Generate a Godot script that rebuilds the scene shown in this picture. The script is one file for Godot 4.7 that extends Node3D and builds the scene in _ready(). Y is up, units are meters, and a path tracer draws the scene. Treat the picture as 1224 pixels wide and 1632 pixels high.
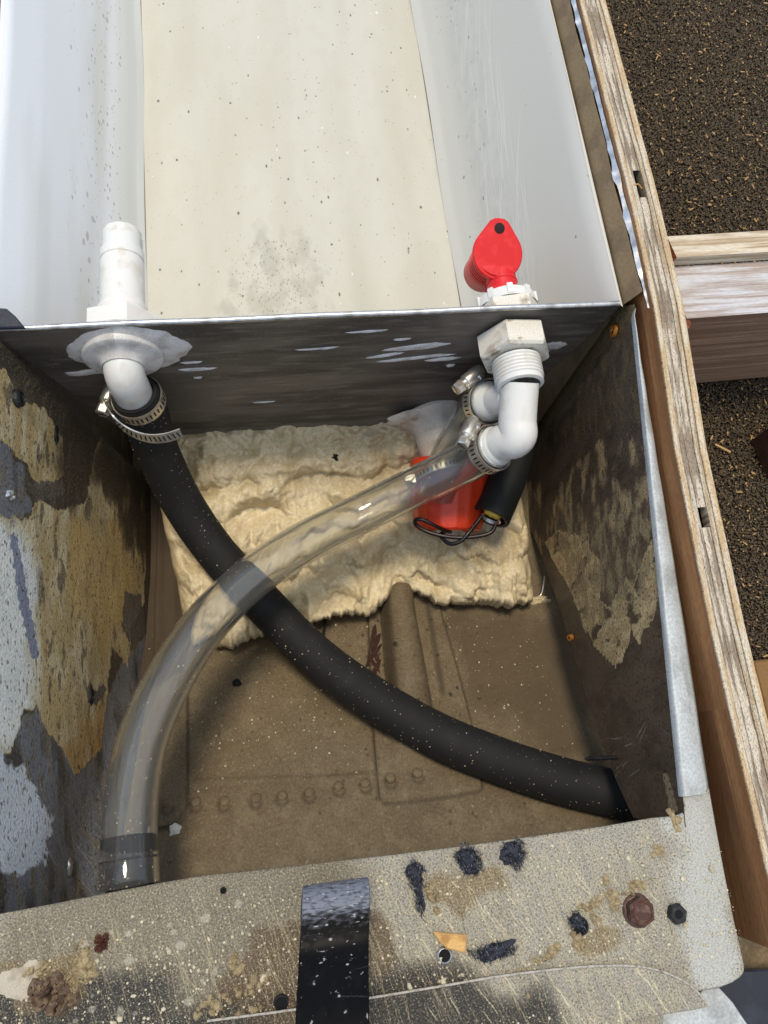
extends Node3D

# ---------------------------------------------------------------- state
var rng := RandomNumberGenerator.new()
var used := {}
var M := {}

# ---------------------------------------------------------------- geometry helper
class Geo:
	var P := PackedVector3Array()
	var N := PackedVector3Array()
	var U := PackedVector2Array()
	var I := PackedInt32Array()

	func tri(a: int, b: int, c: int) -> void:
		var g := (P[b] - P[a]).cross(P[c] - P[a])
		if g.length_squared() < 1e-18:
			return
		if g.dot(N[a] + N[b] + N[c]) > 0.0:
			I.append_array([a, c, b])
		else:
			I.append_array([a, b, c])

	func vert(p: Vector3, n: Vector3, u := Vector2.ZERO) -> int:
		P.append(p); N.append(n); U.append(u)
		return P.size() - 1

	# rows of points; smooth normals; wrap closes each row on itself
	func grid(rows: Array, wrap := false, flip := false, us := 1.0, vs := 1.0) -> void:
		var nr := rows.size()
		var nc: int = rows[0].size()
		var base := P.size()
		for i in nr:
			for j in nc:
				var a: Vector3 = rows[i][j]
				var i0 := maxi(i - 1, 0)
				var i1 := mini(i + 1, nr - 1)
				var j0 := j - 1
				var j1 := j + 1
				if wrap:
					if j0 < 0: j0 = nc - 2
					if j1 > nc - 1: j1 = 1
				else:
					j0 = maxi(j0, 0); j1 = mini(j1, nc - 1)
				var di: Vector3 = rows[i1][j] - rows[i0][j]
				var dj: Vector3 = rows[i][j1] - rows[i][j0]
				if dj.length_squared() < 1e-14:
					dj = rows[i1 if i < nr - 1 else i0][j1] - rows[i1 if i < nr - 1 else i0][j0]
				var n := dj.cross(di).normalized()
				if flip: n = -n
				vert(a, n, Vector2(float(i) / (nr - 1) * us, float(j) / (nc - 1) * vs))
		for i in nr - 1:
			for j in nc - 1:
				var a := base + i * nc + j
				tri(a, a + 1, a + nc)
				tri(a + 1, a + nc + 1, a + nc)

	# profile of (radius, height) turned about the local y axis
	func lathe(prof: Array, xf := Transform3D(), segs := 32, crease := 0.75) -> void:
		var m := prof.size()
		var sn := []
		for k in m - 1:
			var d: Vector2 = prof[k + 1] - prof[k]
			sn.append(Vector2(d.y, -d.x).normalized())
		for k in m - 1:
			var na: Vector2 = sn[k]
			var nb: Vector2 = sn[k]
			if k > 0 and sn[k].dot(sn[k - 1]) > crease: na = (sn[k] + sn[k - 1]).normalized()
			if k < m - 2 and sn[k].dot(sn[k + 1]) > crease: nb = (sn[k] + sn[k + 1]).normalized()
			var base := P.size()
			for s in segs + 1:
				var t := TAU * s / segs
				var c := cos(t)
				var q := sin(t)
				vert(xf * Vector3(prof[k].x * c, prof[k].y, prof[k].x * q), xf.basis * Vector3(na.x * c, na.y, na.x * q), Vector2(float(s) / segs, prof[k].y))
				vert(xf * Vector3(prof[k + 1].x * c, prof[k + 1].y, prof[k + 1].x * q), xf.basis * Vector3(nb.x * c, nb.y, nb.x * q), Vector2(float(s) / segs, prof[k + 1].y))
			for s in segs:
				var a := base + s * 2
				tri(a, a + 1, a + 2)
				tri(a + 1, a + 3, a + 2)

	# polygon in (x, z), raised from h0 to h1 with a bevel round the top (and the bottom)
	func prism(poly: Array, h0: float, h1: float, bevel := 0.0, xf := Transform3D(), both := false, uvr := Rect2(0, 0, 1, 1)) -> void:
		var n := poly.size()
		var area := 0.0
		for k in n:
			area += poly[k].cross(poly[(k + 1) % n])
		var sg := 1.0 if area > 0 else -1.0
		var en := []
		for k in n:
			var d: Vector2 = (poly[(k + 1) % n] - poly[k]).normalized()
			en.append(Vector2(d.y, -d.x) * sg)
		var ins := []
		for k in n:
			var a: Vector2 = en[(k + n - 1) % n]
			var b: Vector2 = en[k]
			ins.append(poly[k] - (a + b) / maxf(1.0 + a.dot(b), 0.35) * bevel)
		var rings := []
		if both and bevel > 0: rings.append([ins, h0]); rings.append([poly, h0 + bevel])
		else: rings.append([poly, h0])
		if bevel > 0: rings.append([poly, h1 - bevel]); rings.append([ins, h1])
		else: rings.append([poly, h1])
		for r in rings.size() - 1:
			for k in n:
				var k2 := (k + 1) % n
				var q := [[rings[r][0][k], rings[r][1]], [rings[r][0][k2], rings[r][1]], [rings[r + 1][0][k2], rings[r + 1][1]], [rings[r + 1][0][k], rings[r + 1][1]]]
				var ny := 0.0
				if rings[r][0] != rings[r + 1][0]: ny = 1.0 if r > 0 else -1.0
				var nn := Vector3(en[k].x, ny, en[k].y).normalized()
				var ids := []
				for v in q:
					ids.append(vert(xf * Vector3(v[0].x, v[1], v[0].y), xf.basis * nn, Vector2((v[0].x - uvr.position.x) / uvr.size.x, (v[0].y - uvr.position.y) / uvr.size.y)))
				tri(ids[0], ids[1], ids[2])
				tri(ids[0], ids[2], ids[3])
		for side in 2:
			var ring: Array = rings[0] if side == 0 else rings[rings.size() - 1]
			var tr := Geometry2D.triangulate_polygon(PackedVector2Array(ring[0]))
			var base := P.size()
			for v in ring[0]:
				vert(xf * Vector3(v.x, ring[1], v.y), xf.basis * Vector3(0, -1 if side == 0 else 1, 0), Vector2((v.x - uvr.position.x) / uvr.size.x, (v.y - uvr.position.y) / uvr.size.y))
			for k in range(0, tr.size(), 3):
				tri(base + tr[k], base + tr[k + 1], base + tr[k + 2])

	func box(size: Vector3, bevel := 0.0, xf := Transform3D()) -> void:
		var a := size.x / 2
		var b := size.z / 2
		prism([Vector2(-a, -b), Vector2(a, -b), Vector2(a, b), Vector2(-a, b)], -size.y / 2, size.y / 2, bevel, xf, true, Rect2(-a, -b, size.x, size.z))

	func tube(path: Array, rad, segs := 20, caps := true, inward := false, prof = null) -> void:
		var rows := []
		var t0: Vector3 = (path[1] - path[0]).normalized()
		var nrm := t0.cross(Vector3(0.13, 0.9, 0.41)).normalized()
		for i in path.size():
			var t: Vector3 = (path[mini(i + 1, path.size() - 1)] - path[maxi(i - 1, 0)]).normalized()
			nrm = (nrm - t * nrm.dot(t)).normalized()
			var bi := t.cross(nrm)
			var r: float = rad[i] if rad is Array else rad
			var row := PackedVector3Array()
			for s in segs + 1:
				var a := TAU * s / segs
				var rr := r
				if prof != null: rr = r * prof.call(float(i) / (path.size() - 1), a)
				row.append(path[i] + (nrm * cos(a) + bi * sin(a)) * rr)
			rows.append(row)
		var n0 := P.size()
		grid(rows, true, false)
		# make the wall face outwards
		var probe := n0 + (segs + 1) * (rows.size() / 2)
		var out := N[probe].dot(P[probe] - path[rows.size() / 2]) > 0.0
		if out == inward:
			for k in range(n0, P.size()): N[k] = -N[k]
			var fix := []
			for k in range(0, I.size(), 3):
				if I[k] >= n0: fix.append(k)
			for k in fix:
				var sw := I[k + 1]
				I[k + 1] = I[k + 2]
				I[k + 2] = sw
		if caps:
			for e in 2:
				var i := 0 if e == 0 else rows.size() - 1
				var nn: Vector3 = (path[0] - path[1]).normalized() if e == 0 else (path[i] - path[i - 1]).normalized()
				var c := vert(path[i], nn)
				var b := P.size()
				for s in segs + 1: vert(rows[i][s], nn)
				for s in segs: tri(c, b + s, b + s + 1)

	# a low irregular lump on a plane
	func lump(rx: float, rz: float, h: float, sd: int, xf := Transform3D(), rough := 0.35, rings := 6, segs := 22) -> void:
		var nz := FastNoiseLite.new()
		nz.seed = sd
		nz.frequency = 1.0
		var rows := []
		var wob := rough * 1.5
		for i in rings + 1:
			var f := float(i) / rings
			var row := PackedVector3Array()
			for s in segs + 1:
				var a := TAU * (s % segs) / segs
				var k := 1.0 + rough * (0.75 * nz.get_noise_2d(cos(a) * 0.55 + sd, sin(a) * 0.55) + 0.55 * nz.get_noise_2d(cos(a) * 1.5 + sd * 2.0, sin(a) * 1.5 + 9.0) + 0.3 * nz.get_noise_2d(cos(a) * 4.0, sin(a) * 4.0 + sd))
				var hh := h * sqrt(maxf(0.0, 1.0 - f * f)) * (1.0 + wob * nz.get_noise_3d(cos(a) * f * 1.4, sin(a) * f * 1.4, sd * 3.0) + wob * 0.6 * nz.get_noise_3d(cos(a) * f * 4.0, sin(a) * f * 4.0, sd * 3.0 + 5.0))
				row.append(xf * Vector3(cos(a) * rx * f * k, hh if i < rings else -0.0005, sin(a) * rz * f * k))
			rows.append(row)
		var n0 := P.size()
		grid(rows, true, false)
		var up := xf.basis.y
		if N[n0 + (segs + 1) * 2].dot(up) < 0:
			for k in range(n0, P.size()): N[k] = -N[k]
			for k in range(0, I.size(), 3):
				if I[k] >= n0:
					var sw := I[k + 1]
					I[k + 1] = I[k + 2]
					I[k + 2] = sw

	func mesh() -> ArrayMesh:
		var arr := []
		arr.resize(Mesh.ARRAY_MAX)
		arr[Mesh.ARRAY_VERTEX] = P
		arr[Mesh.ARRAY_NORMAL] = N
		arr[Mesh.ARRAY_TEX_UV] = U
		arr[Mesh.ARRAY_INDEX] = I
		var m := ArrayMesh.new()
		m.add_surface_from_arrays(Mesh.PRIMITIVE_TRIANGLES, arr)
		return m

# ---------------------------------------------------------------- texture helper
class Tex:
	var w: int
	var h: int
	var rgb := PackedByteArray()
	var hgt := PackedByteArray()
	var rgh := PackedByteArray()

	func _init(W: int, H: int, c: Color, rough := 0.6) -> void:
		w = W; h = H
		rgb.resize(w * h * 3); hgt.resize(w * h); rgh.resize(w * h)
		var a := int(c.r * 255); var b := int(c.g * 255); var d := int(c.b * 255)
		for i in w * h:
			rgb[i * 3] = a; rgb[i * 3 + 1] = b; rgb[i * 3 + 2] = d
		hgt.fill(110); rgh.fill(int(rough * 255))

	func noise(sd: int, freq: float, oct := 4, sx := 1.0, sy := 1.0, typ := FastNoiseLite.TYPE_SIMPLEX_SMOOTH) -> PackedByteArray:
		var n := FastNoiseLite.new()
		n.seed = sd; n.frequency = freq; n.noise_type = typ
		n.fractal_octaves = oct
		if oct <= 1: n.fractal_type = FastNoiseLite.FRACTAL_NONE
		var im := n.get_image(maxi(int(w / sx), 4), maxi(int(h / sy), 4), false, false, true)
		im.convert(Image.FORMAT_L8)
		if im.get_width() != w or im.get_height() != h: im.resize(w, h, Image.INTERPOLATE_CUBIC)
		return im.get_data()

	func poly(polys: Array, blur := 6) -> PackedByteArray:
		var im := Image.create(w, h, false, Image.FORMAT_L8)
		for p in polys:
			for y in h:
				var fy := (y + 0.5) / h
				var xs := []
				for k in p.size():
					var a: Vector2 = p[k]
					var b: Vector2 = p[(k + 1) % p.size()]
					if (a.y > fy) != (b.y > fy): xs.append(a.x + (fy - a.y) / (b.y - a.y) * (b.x - a.x))
				xs.sort()
				for k in range(0, xs.size() - 1, 2):
					var x0 := clampi(int(xs[k] * w), 0, w)
					var x1 := clampi(int(xs[k + 1] * w), 0, w)
					if x1 > x0: im.fill_rect(Rect2i(x0, y, x1 - x0, 1), Color.WHITE)
		if blur > 1:
			im.resize(maxi(w / blur, 2), maxi(h / blur, 2), Image.INTERPOLATE_TRILINEAR if false else Image.INTERPOLATE_BILINEAR)
			im.resize(w, h, Image.INTERPOLATE_CUBIC)
		return im.get_data()

	static func comb(a: PackedByteArray, b: PackedByteArray, amp: float) -> PackedByteArray:
		var o := PackedByteArray()
		o.resize(a.size())
		for i in a.size(): o[i] = clampi(int(a[i] + (b[i] - 128) * amp), 0, 255)
		return o

	static func both(a: PackedByteArray, b: PackedByteArray) -> PackedByteArray:
		var o := PackedByteArray()
		o.resize(a.size())
		for i in a.size(): o[i] = a[i] * b[i] / 255
		return o

	# lo and hi in 0..1: where the mask starts to count and where it counts fully
	func layer(mask: PackedByteArray, lo: float, hi: float, c: Color, amt := 1.0, dh := 0, rv := -1.0) -> void:
		var lut := PackedFloat32Array()
		lut.resize(256)
		for k in 256: lut[k] = clampf((k / 255.0 - lo) / (hi - lo), 0.0, 1.0) * amt
		var r := c.r * 255; var g := c.g * 255; var b := c.b * 255
		var rv255 := rv * 255
		for i in w * h:
			var a := lut[mask[i]]
			if a > 0.004:
				var j := i * 3
				rgb[j] = int(rgb[j] + (r - rgb[j]) * a)
				rgb[j + 1] = int(rgb[j + 1] + (g - rgb[j + 1]) * a)
				rgb[j + 2] = int(rgb[j + 2] + (b - rgb[j + 2]) * a)
				if dh != 0: hgt[i] = clampi(int(hgt[i] + dh * a), 0, 255)
				if rv >= 0: rgh[i] = int(rgh[i] + (rv255 - rgh[i]) * a)

	func shade(mask: PackedByteArray, amp: float, dh := 0.0) -> void:
		for i in w * h:
			var k := 1.0 + amp * (mask[i] - 128) / 128.0
			var j := i * 3
			rgb[j] = clampi(int(rgb[j] * k), 0, 255)
			rgb[j + 1] = clampi(int(rgb[j + 1] * k), 0, 255)
			rgb[j + 2] = clampi(int(rgb[j + 2] * k), 0, 255)
			if dh != 0.0: hgt[i] = clampi(int(hgt[i] + dh * (mask[i] - 128) / 128.0), 0, 255)

	func dab(x: int, y: int, c: Color, a: float, dh: int) -> void:
		if x < 0 or y < 0 or x >= w or y >= h: return
		var i := y * w + x
		var j := i * 3
		rgb[j] = int(lerpf(rgb[j], c.r * 255, a))
		rgb[j + 1] = int(lerpf(rgb[j + 1], c.g * 255, a))
		rgb[j + 2] = int(lerpf(rgb[j + 2], c.b * 255, a))
		if dh != 0: hgt[i] = clampi(hgt[i] + dh, 0, 255)

	func dots(r: RandomNumberGenerator, n: int, r0: float, r1: float, c: Color, a: float, reg := Rect2(0, 0, 1, 1), dh := 0) -> void:
		for k in n:
			var cx := (reg.position.x + r.randf() * reg.size.x) * w
			var cy := (reg.position.y + r.randf() * reg.size.y) * h
			var rr := r0 + (r1 - r0) * pow(r.randf(), 2.5)
			var e := r.randf_range(0.6, 1.5)
			var R := int(ceil(rr * 1.5))
			for y in range(-R, R + 1):
				for x in range(-R, R + 1):
					var d := sqrt(x * x * e + y * y / e)
					var t := clampf(rr - d + 0.5, 0, 1)
					if t > 0: dab(int(cx) + x, int(cy) + y, c, a * t, int(dh * t))

	func stroke(r: RandomNumberGenerator, pts: Array, wd: float, c: Color, a: float, dh := 0) -> void:
		for k in pts.size() - 1:
			var p := Vector2(pts[k].x * w, pts[k].y * h)
			var q := Vector2(pts[k + 1].x * w, pts[k + 1].y * h)
			var L := int(p.distance_to(q)) + 1
			for s in L:
				var m := p.lerp(q, float(s) / L)
				var R := int(ceil(wd))
				for y in range(-R, R + 1):
					for x in range(-R, R + 1):
						var f := clampf(1.0 - sqrt(x * x + y * y) / (wd + 0.3), 0.0, 1.0)
						if f > 0: dab(int(m.x) + x, int(m.y) + y, c, a * f * r.randf_range(0.1, 0.5), int(dh * f))

	func scratches(r: RandomNumberGenerator, n: int, l0: float, l1: float, ang: float, spread: float, c: Color, a: float, reg := Rect2(0, 0, 1, 1), dh := 0, wd := 1) -> void:
		for k in n:
			var x := (reg.position.x + r.randf() * reg.size.x) * w
			var y := (reg.position.y + r.randf() * reg.size.y) * h
			var t := ang + r.randf_range(-spread, spread)
			var cv := r.randf_range(-0.004, 0.004)
			var L := int(r.randf_range(l0, l1))
			for s in L:
				x += cos(t); y += sin(t); t += cv
				var f := a * minf(1.0, minf(s, L - s) / (L * 0.25 + 0.1)) * r.randf_range(0.5, 1.0)
				for q in wd: dab(int(x), int(y) + q, c, f, dh)

	func material(rough_map := true, bump := 0.0, spec := 0.5) -> StandardMaterial3D:
		var m := StandardMaterial3D.new()
		m.albedo_texture = ImageTexture.create_from_image(Image.create_from_data(w, h, false, Image.FORMAT_RGB8, rgb))
		m.metallic_specular = spec
		m.texture_repeat = false
		if rough_map:
			m.roughness = 1.0
			m.roughness_texture = ImageTexture.create_from_image(Image.create_from_data(w, h, false, Image.FORMAT_L8, rgh))
		if bump > 0:
			m.heightmap_enabled = true
			m.heightmap_scale = bump
			m.heightmap_texture = ImageTexture.create_from_image(Image.create_from_data(w, h, false, Image.FORMAT_L8, hgt))
		return m

# ---------------------------------------------------------------- scene helpers
func numbered(called: String) -> String:
	if not used.has(called):
		used[called] = 0
		return called
	used[called] += 1
	return "%s_%03d" % [called, used[called]]

func thing(called: String, label: String, category: String, at := Vector3.ZERO, group := "") -> Node3D:
	var o := Node3D.new()
	o.name = numbered(called)
	add_child(o, true)
	o.position = at
	o.set_meta("label", label); o.set_meta("category", category)
	if group: o.set_meta("group", group)
	return o

# a part; the shape is given in the scene's own axes and moved under its parent
func part(called: String, g: Geo, m: Material, parent: Node3D, label := "") -> MeshInstance3D:
	var o := MeshInstance3D.new()
	o.name = called
	var off := Vector3.ZERO
	var q: Node = parent
	while q and q != self:
		off += q.position
		q = q.get_parent()
	if off != Vector3.ZERO:
		for k in g.P.size(): g.P[k] -= off
	o.mesh = g.mesh()
	o.material_override = m
	o.cast_shadow = GeometryInstance3D.SHADOW_CASTING_SETTING_ON
	parent.add_child(o, true)
	if label: o.set_meta("label", label)
	return o

func single(called: String, g: Geo, m: Material, label: String, category: String, group := "") -> MeshInstance3D:
	var o := part(numbered(called), g, m, self)
	o.set_meta("label", label); o.set_meta("category", category)
	if group: o.set_meta("group", group)
	return o

func struct(called: String, g: Geo, m: Material) -> MeshInstance3D:
	var o := part(called, g, m, self)
	o.set_meta("kind", "structure")
	return o

func mat(c: Color, rough := 0.5, metal := 0.0, spec := 0.5) -> StandardMaterial3D:
	var m := StandardMaterial3D.new()
	m.albedo_color = c
	m.roughness = rough
	m.metallic = metal
	m.metallic_specular = spec
	return m

# worn look: mottled colour and fine relief laid on by position
func worn(c: Color, c2: Color, rough: float, scale: float, bump := 0.0, metal := 0.0, sd := 1, hard := 0.5, grain := 0.12) -> StandardMaterial3D:
	var t := Tex.new(256, 256, c, rough)
	t.layer(t.noise(sd, 0.012, 5), hard, hard + 0.3, c2, 0.9, -30, minf(rough + 0.2, 1.0))
	t.shade(t.noise(sd + 7, 0.2, 2), grain, 40)
	var m := t.material(false, 0.0)
	m.roughness = rough
	if bump > 0:
		if not M.has("relief"):
			var rt := Tex.new(256, 256, c, rough)
			rt.shade(rt.noise(91, 0.03, 5), 0.0, 60)
			rt.shade(rt.noise(92, 0.2, 2), 0.0, 40)
			M.relief = ImageTexture.create_from_image(Image.create_from_data(256, 256, false, Image.FORMAT_L8, rt.hgt))
		m.heightmap_enabled = true
		m.heightmap_scale = bump
		m.heightmap_texture = M.relief
	m.texture_repeat = true
	m.metallic = metal
	m.uv1_triplanar = true
	m.uv1_scale = Vector3.ONE * scale
	return m

func axis_xf(o: Vector3, y: Vector3, xhint := Vector3.RIGHT) -> Transform3D:
	y = y.normalized()
	var x := (xhint - y * xhint.dot(y)).normalized()
	return Transform3D(Basis(x, y, x.cross(y)), o)

func ngon(n: int, r: float, turn := 0.0) -> Array:
	var a := []
	for k in n: a.append(Vector2(cos(TAU * k / n + turn), sin(TAU * k / n + turn)) * r)
	return a

func round_rect(w: float, d: float, r: float, n := 4) -> Array:
	var a := []
	var cs := [Vector2(w / 2 - r, d / 2 - r), Vector2(-w / 2 + r, d / 2 - r), Vector2(-w / 2 + r, -d / 2 + r), Vector2(w / 2 - r, -d / 2 + r)]
	for k in 4:
		for s in n + 1:
			var t := PI / 2 * k + PI / 2 * s / n
			a.append(cs[k] + Vector2(cos(t), sin(t)) * r)
	return a

func smooth(pts: Array, per := 8) -> Array:
	var o := []
	for i in pts.size() - 1:
		var p0: Vector3 = pts[maxi(i - 1, 0)]
		var p1: Vector3 = pts[i]
		var p2: Vector3 = pts[i + 1]
		var p3: Vector3 = pts[mini(i + 2, pts.size() - 1)]
		for s in per:
			var t := float(s) / per
			o.append(0.5 * ((2 * p1) + (p2 - p0) * t + (2 * p0 - 5 * p1 + 4 * p2 - p3) * t * t + (3 * p1 - p0 - 3 * p2 + p3) * t * t * t))
	o.append(pts[-1])
	return o

func interp(x: float, xs: Array, ys: Array) -> float:
	if x <= xs[0]: return ys[0]
	for k in xs.size() - 1:
		if x <= xs[k + 1]:
			return lerpf(ys[k], ys[k + 1], (x - xs[k]) / (xs[k + 1] - xs[k]))
	return ys[-1]

# height of the hull's bottom, which rises towards the bow
func hull_y(z: float) -> float:
	return interp(z, [-1.4, -0.6, -0.22, -0.15, -0.05, 0.07, 0.3], [-0.35, -0.345, -0.333, -0.315, -0.262, -0.182, -0.025])

func left_x(y: float) -> float: return -0.213 - 0.156 * y
func right_x(z: float) -> float: return 0.316 - 0.1293 * (z + 0.34) if z > -0.34 else 0.318

# ---------------------------------------------------------------- materials
func make_materials() -> void:
	M.white_plastic = worn(Color(0.85, 0.845, 0.82), Color(0.74, 0.71, 0.64), 0.34, 9.0, 0.0, 0.0, 29, 0.68, 0.012)
	M.white_plastic.subsurf_scatter_enabled = true
	M.white_plastic.subsurf_scatter_strength = 0.15
	M.dirty_plastic = worn(Color(0.83, 0.81, 0.76), Color(0.50, 0.43, 0.34), 0.5, 14.0, 0.03, 0.0, 31, 0.62)
	M.old_plastic = worn(Color(0.83, 0.80, 0.75), Color(0.66, 0.60, 0.52), 0.6, 10.0, 0.03, 0.0, 33, 0.5)
	M.sealant = worn(Color(0.80, 0.79, 0.77), Color(0.66, 0.64, 0.61), 0.45, 12.0, 0.05, 0.0, 35, 0.5)
	M.red_plastic = worn(Color(0.80, 0.05, 0.07), Color(0.86, 0.16, 0.17), 0.38, 20.0, 0.02, 0.0, 37, 0.55)
	M.orange = worn(Color(0.80, 0.23, 0.10), Color(0.72, 0.19, 0.08), 0.4, 9.0, 0.01, 0.0, 39, 0.5)
	M.steel = worn(Color(0.86, 0.84, 0.80), Color(0.66, 0.63, 0.58), 0.32, 30.0, 0.01, 0.85, 41, 0.55)
	M.slot = mat(Color(0.02, 0.02, 0.02), 0.9)
	M.bare_edge = worn(Color(0.82, 0.82, 0.81), Color(0.62, 0.62, 0.61), 0.4, 17.0, 0.02, 1.0, 43, 0.5)
	M.rubber = worn(Color(0.05, 0.05, 0.05), Color(0.11, 0.105, 0.10), 0.8, 7.0, 0.02, 0.0, 45, 0.55)
	M.rust = worn(Color(0.30, 0.15, 0.10), Color(0.42, 0.28, 0.20), 0.8, 40.0, 0.08, 0.0, 47, 0.5)
	M.dark_steel = worn(Color(0.10, 0.10, 0.11), Color(0.3, 0.29, 0.28), 0.5, 40.0, 0.05, 0.3, 49, 0.6)
	M.crust = worn(Color(0.63, 0.57, 0.44), Color(0.44, 0.37, 0.27), 0.95, 30.0, 0.1, 0.0, 51, 0.5)
	M.tuft = mat(Color(0.15, 0.165, 0.21), 0.8)
	M.tuft_pale = mat(Color(0.42, 0.44, 0.48), 0.8)
	M.chip = worn(Color(0.78, 0.62, 0.38), Color(0.62, 0.45, 0.25), 0.8, 20.0, 0.05, 0.0, 53, 0.5)
	M.brass = mat(Color(0.72, 0.48, 0.20), 0.45, 0.5)
	M.hole = mat(Color(0.01, 0.01, 0.01), 0.95)

func wood_tex(w: int, h: int, light: Color, dark: Color, sd: int, lines: float, wear := 0.0, wc := Color.WHITE) -> Tex:
	var t := Tex.new(w, h, light, 0.75)
	var n := t.noise(sd, lines, 3, 14.0, 1.0)
	t.layer(n, 0.45, 0.7, dark, 0.75, -40)
	t.layer(t.noise(sd + 1, lines * 3.0, 2, 24.0, 1.0), 0.5, 0.75, dark, 0.5, -40)
	t.layer(t.noise(sd + 2, 0.006, 3), 0.45, 0.8, dark.lerp(light, 0.4), 0.6)
	if wear > 0: t.layer(t.noise(sd + 3, 0.02, 4, 3.0, 1.0), 0.55 - wear * 0.4, 0.75 - wear * 0.3, wc, 0.85, 10)
	t.shade(t.noise(sd + 4, 0.3, 2, 3.0, 1.0), 0.10, 30)
	return t

# ---------------------------------------------------------------- the tank
func build_tank() -> void:
	var t := thing("livewell_tank", "white painted aluminium tank with open top behind the two plastic fittings", "tank", Vector3(0.045, -0.24, -0.35))
	# floor
	var fx := Tex.new(640, 1024, Color(0.74, 0.73, 0.685), 0.5)
	fx.layer(fx.noise(3, 0.006, 3, 1.0, 3.0), 0.4, 0.9, Color(0.705, 0.69, 0.63), 0.7)
	fx.layer(fx.noise(4, 0.02, 4), 0.55, 0.85, Color(0.72, 0.70, 0.64), 0.4)
	var smudge := Tex.both(fx.poly([[Vector2(0.26, 0.02), Vector2(0.62, 0.02), Vector2(0.55, 0.27), Vector2(0.38, 0.35), Vector2(0.24, 0.2)]], 60), fx.noise(5, 0.02, 5))
	fx.layer(smudge, 0.40, 0.72, Color(0.60, 0.59, 0.54), 0.45, -6)
	fx.dots(rng, 420, 0.5, 1.6, Color(0.42, 0.41, 0.37), 0.55, Rect2(0.26, 0.06, 0.30, 0.20), -10)
	fx.dots(rng, 260, 0.5, 1.5, Color(0.42, 0.41, 0.37), 0.5, Rect2(0.34, 0.12, 0.14, 0.14), -10)
	fx.shade(fx.noise(6, 0.35, 2), 0.025, 18)
	fx.dots(rng, 230, 0.6, 2.4, Color(0.25, 0.24, 0.20), 0.75, Rect2(0, 0, 1, 1), -30)
	fx.dots(rng, 120, 0.6, 2.0, Color(0.25, 0.24, 0.20), 0.7, Rect2(0.45, 0.0, 0.5, 0.9), -30)
	fx.dots(rng, 900, 0.4, 1.0, Color(0.45, 0.43, 0.38), 0.5)
	fx.dots(rng, 40, 1.0, 2.6, Color(0.95, 0.94, 0.90), 0.5, Rect2(0, 0, 1, 1), 30)
	var g := Geo.new()
	var rows := []
	for i in 49:
		var x := lerpf(-0.142, 0.233, i / 48.0)
		var row := PackedVector3Array()
		for j in 41:
			var z := lerpf(-0.3492, -1.35, j / 40.0)
			var y := -0.240 + 0.0016 * sin(x * 46.0) + 0.0035 * exp(-pow((x - 0.10) / 0.016, 2.0)) * smoothstep(-1.1, -0.6, z) + 0.001 * sin(z * 21.0 + x * 9.0)
			row.append(Vector3(x, y, z))
		rows.append(row)
	g.grid(rows)
	part("floor_panel", g, fx.material(true, 0.05), t)
	# sides
	var prof_l := [Vector2(-0.142, -0.24), Vector2(-0.149, -0.226), Vector2(-0.157, -0.200), Vector2(-0.170, -0.168), Vector2(-0.176, -0.15), Vector2(-0.200, -0.064), Vector2(-0.204, -0.05), Vector2(-0.222, 0.0)]
	var prof_r := [Vector2(0.233, -0.24), Vector2(0.243, -0.225), Vector2(0.254, -0.20), Vector2(0.259, -0.185), Vector2(0.285, -0.09), Vector2(0.306, -0.002)]
	for side in 2:
		var tx := Tex.new(420, 1024, Color(0.90, 0.915, 0.93) if side == 0 else Color(0.79, 0.785, 0.755), 0.38)  # blue sky light painted into the left panel, bluer and lighter than the right
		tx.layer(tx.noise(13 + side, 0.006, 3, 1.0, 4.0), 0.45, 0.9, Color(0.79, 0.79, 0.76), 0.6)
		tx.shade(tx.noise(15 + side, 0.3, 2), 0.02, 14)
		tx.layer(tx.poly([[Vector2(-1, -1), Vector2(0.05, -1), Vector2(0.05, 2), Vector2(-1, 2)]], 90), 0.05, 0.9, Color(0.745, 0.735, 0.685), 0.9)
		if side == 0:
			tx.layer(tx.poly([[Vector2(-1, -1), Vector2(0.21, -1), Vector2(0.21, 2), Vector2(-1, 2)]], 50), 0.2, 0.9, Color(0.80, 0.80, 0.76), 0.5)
			tx.dots(rng, 90, 1.0, 5.0, Color(0.55, 0.55, 0.53), 0.5, Rect2(0.3, 0.05, 0.3, 0.95), -40)
			tx.dots(rng, 260, 0.6, 2.4, Color(0.45, 0.44, 0.40), 0.5, Rect2(0.2, 0.1, 0.25, 0.5), -40)
			tx.scratches(rng, 60, 8, 30, 1.2, 0.2, Color(0.6, 0.6, 0.58), 0.5, Rect2(0.35, 0.1, 0.25, 0.8), -30)
		else:
			tx.layer(Tex.both(tx.noise(21, 0.03, 4, 1.0, 1.0), tx.poly([[Vector2(0.2, 0), Vector2(0.55, 0), Vector2(0.55, 1), Vector2(0.2, 1)]], 40)), 0.42, 0.75, Color(0.72, 0.725, 0.715), 0.4, -8)
			tx.scratches(rng, 130, 50, 150, 1.25, 0.12, Color(0.90, 0.90, 0.89), 0.6, Rect2(0.25, 0.05, 0.3, 0.9), 14, 2)
			tx.scratches(rng, 60, 30, 90, 1.25, 0.15, Color(0.62, 0.62, 0.62), 0.45, Rect2(0.2, 0.05, 0.4, 0.9), -14)
			tx.dots(rng, 130, 0.6, 3.0, Color(0.4, 0.39, 0.36), 0.6, Rect2(0.12, 0.0, 0.3, 1.0), -30)
			tx.dots(rng, 24, 0.8, 2.0, Color(0.3, 0.3, 0.28), 0.6)
		var q := Geo.new()
		var pr := prof_l if side == 0 else prof_r
		rows = []
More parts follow.
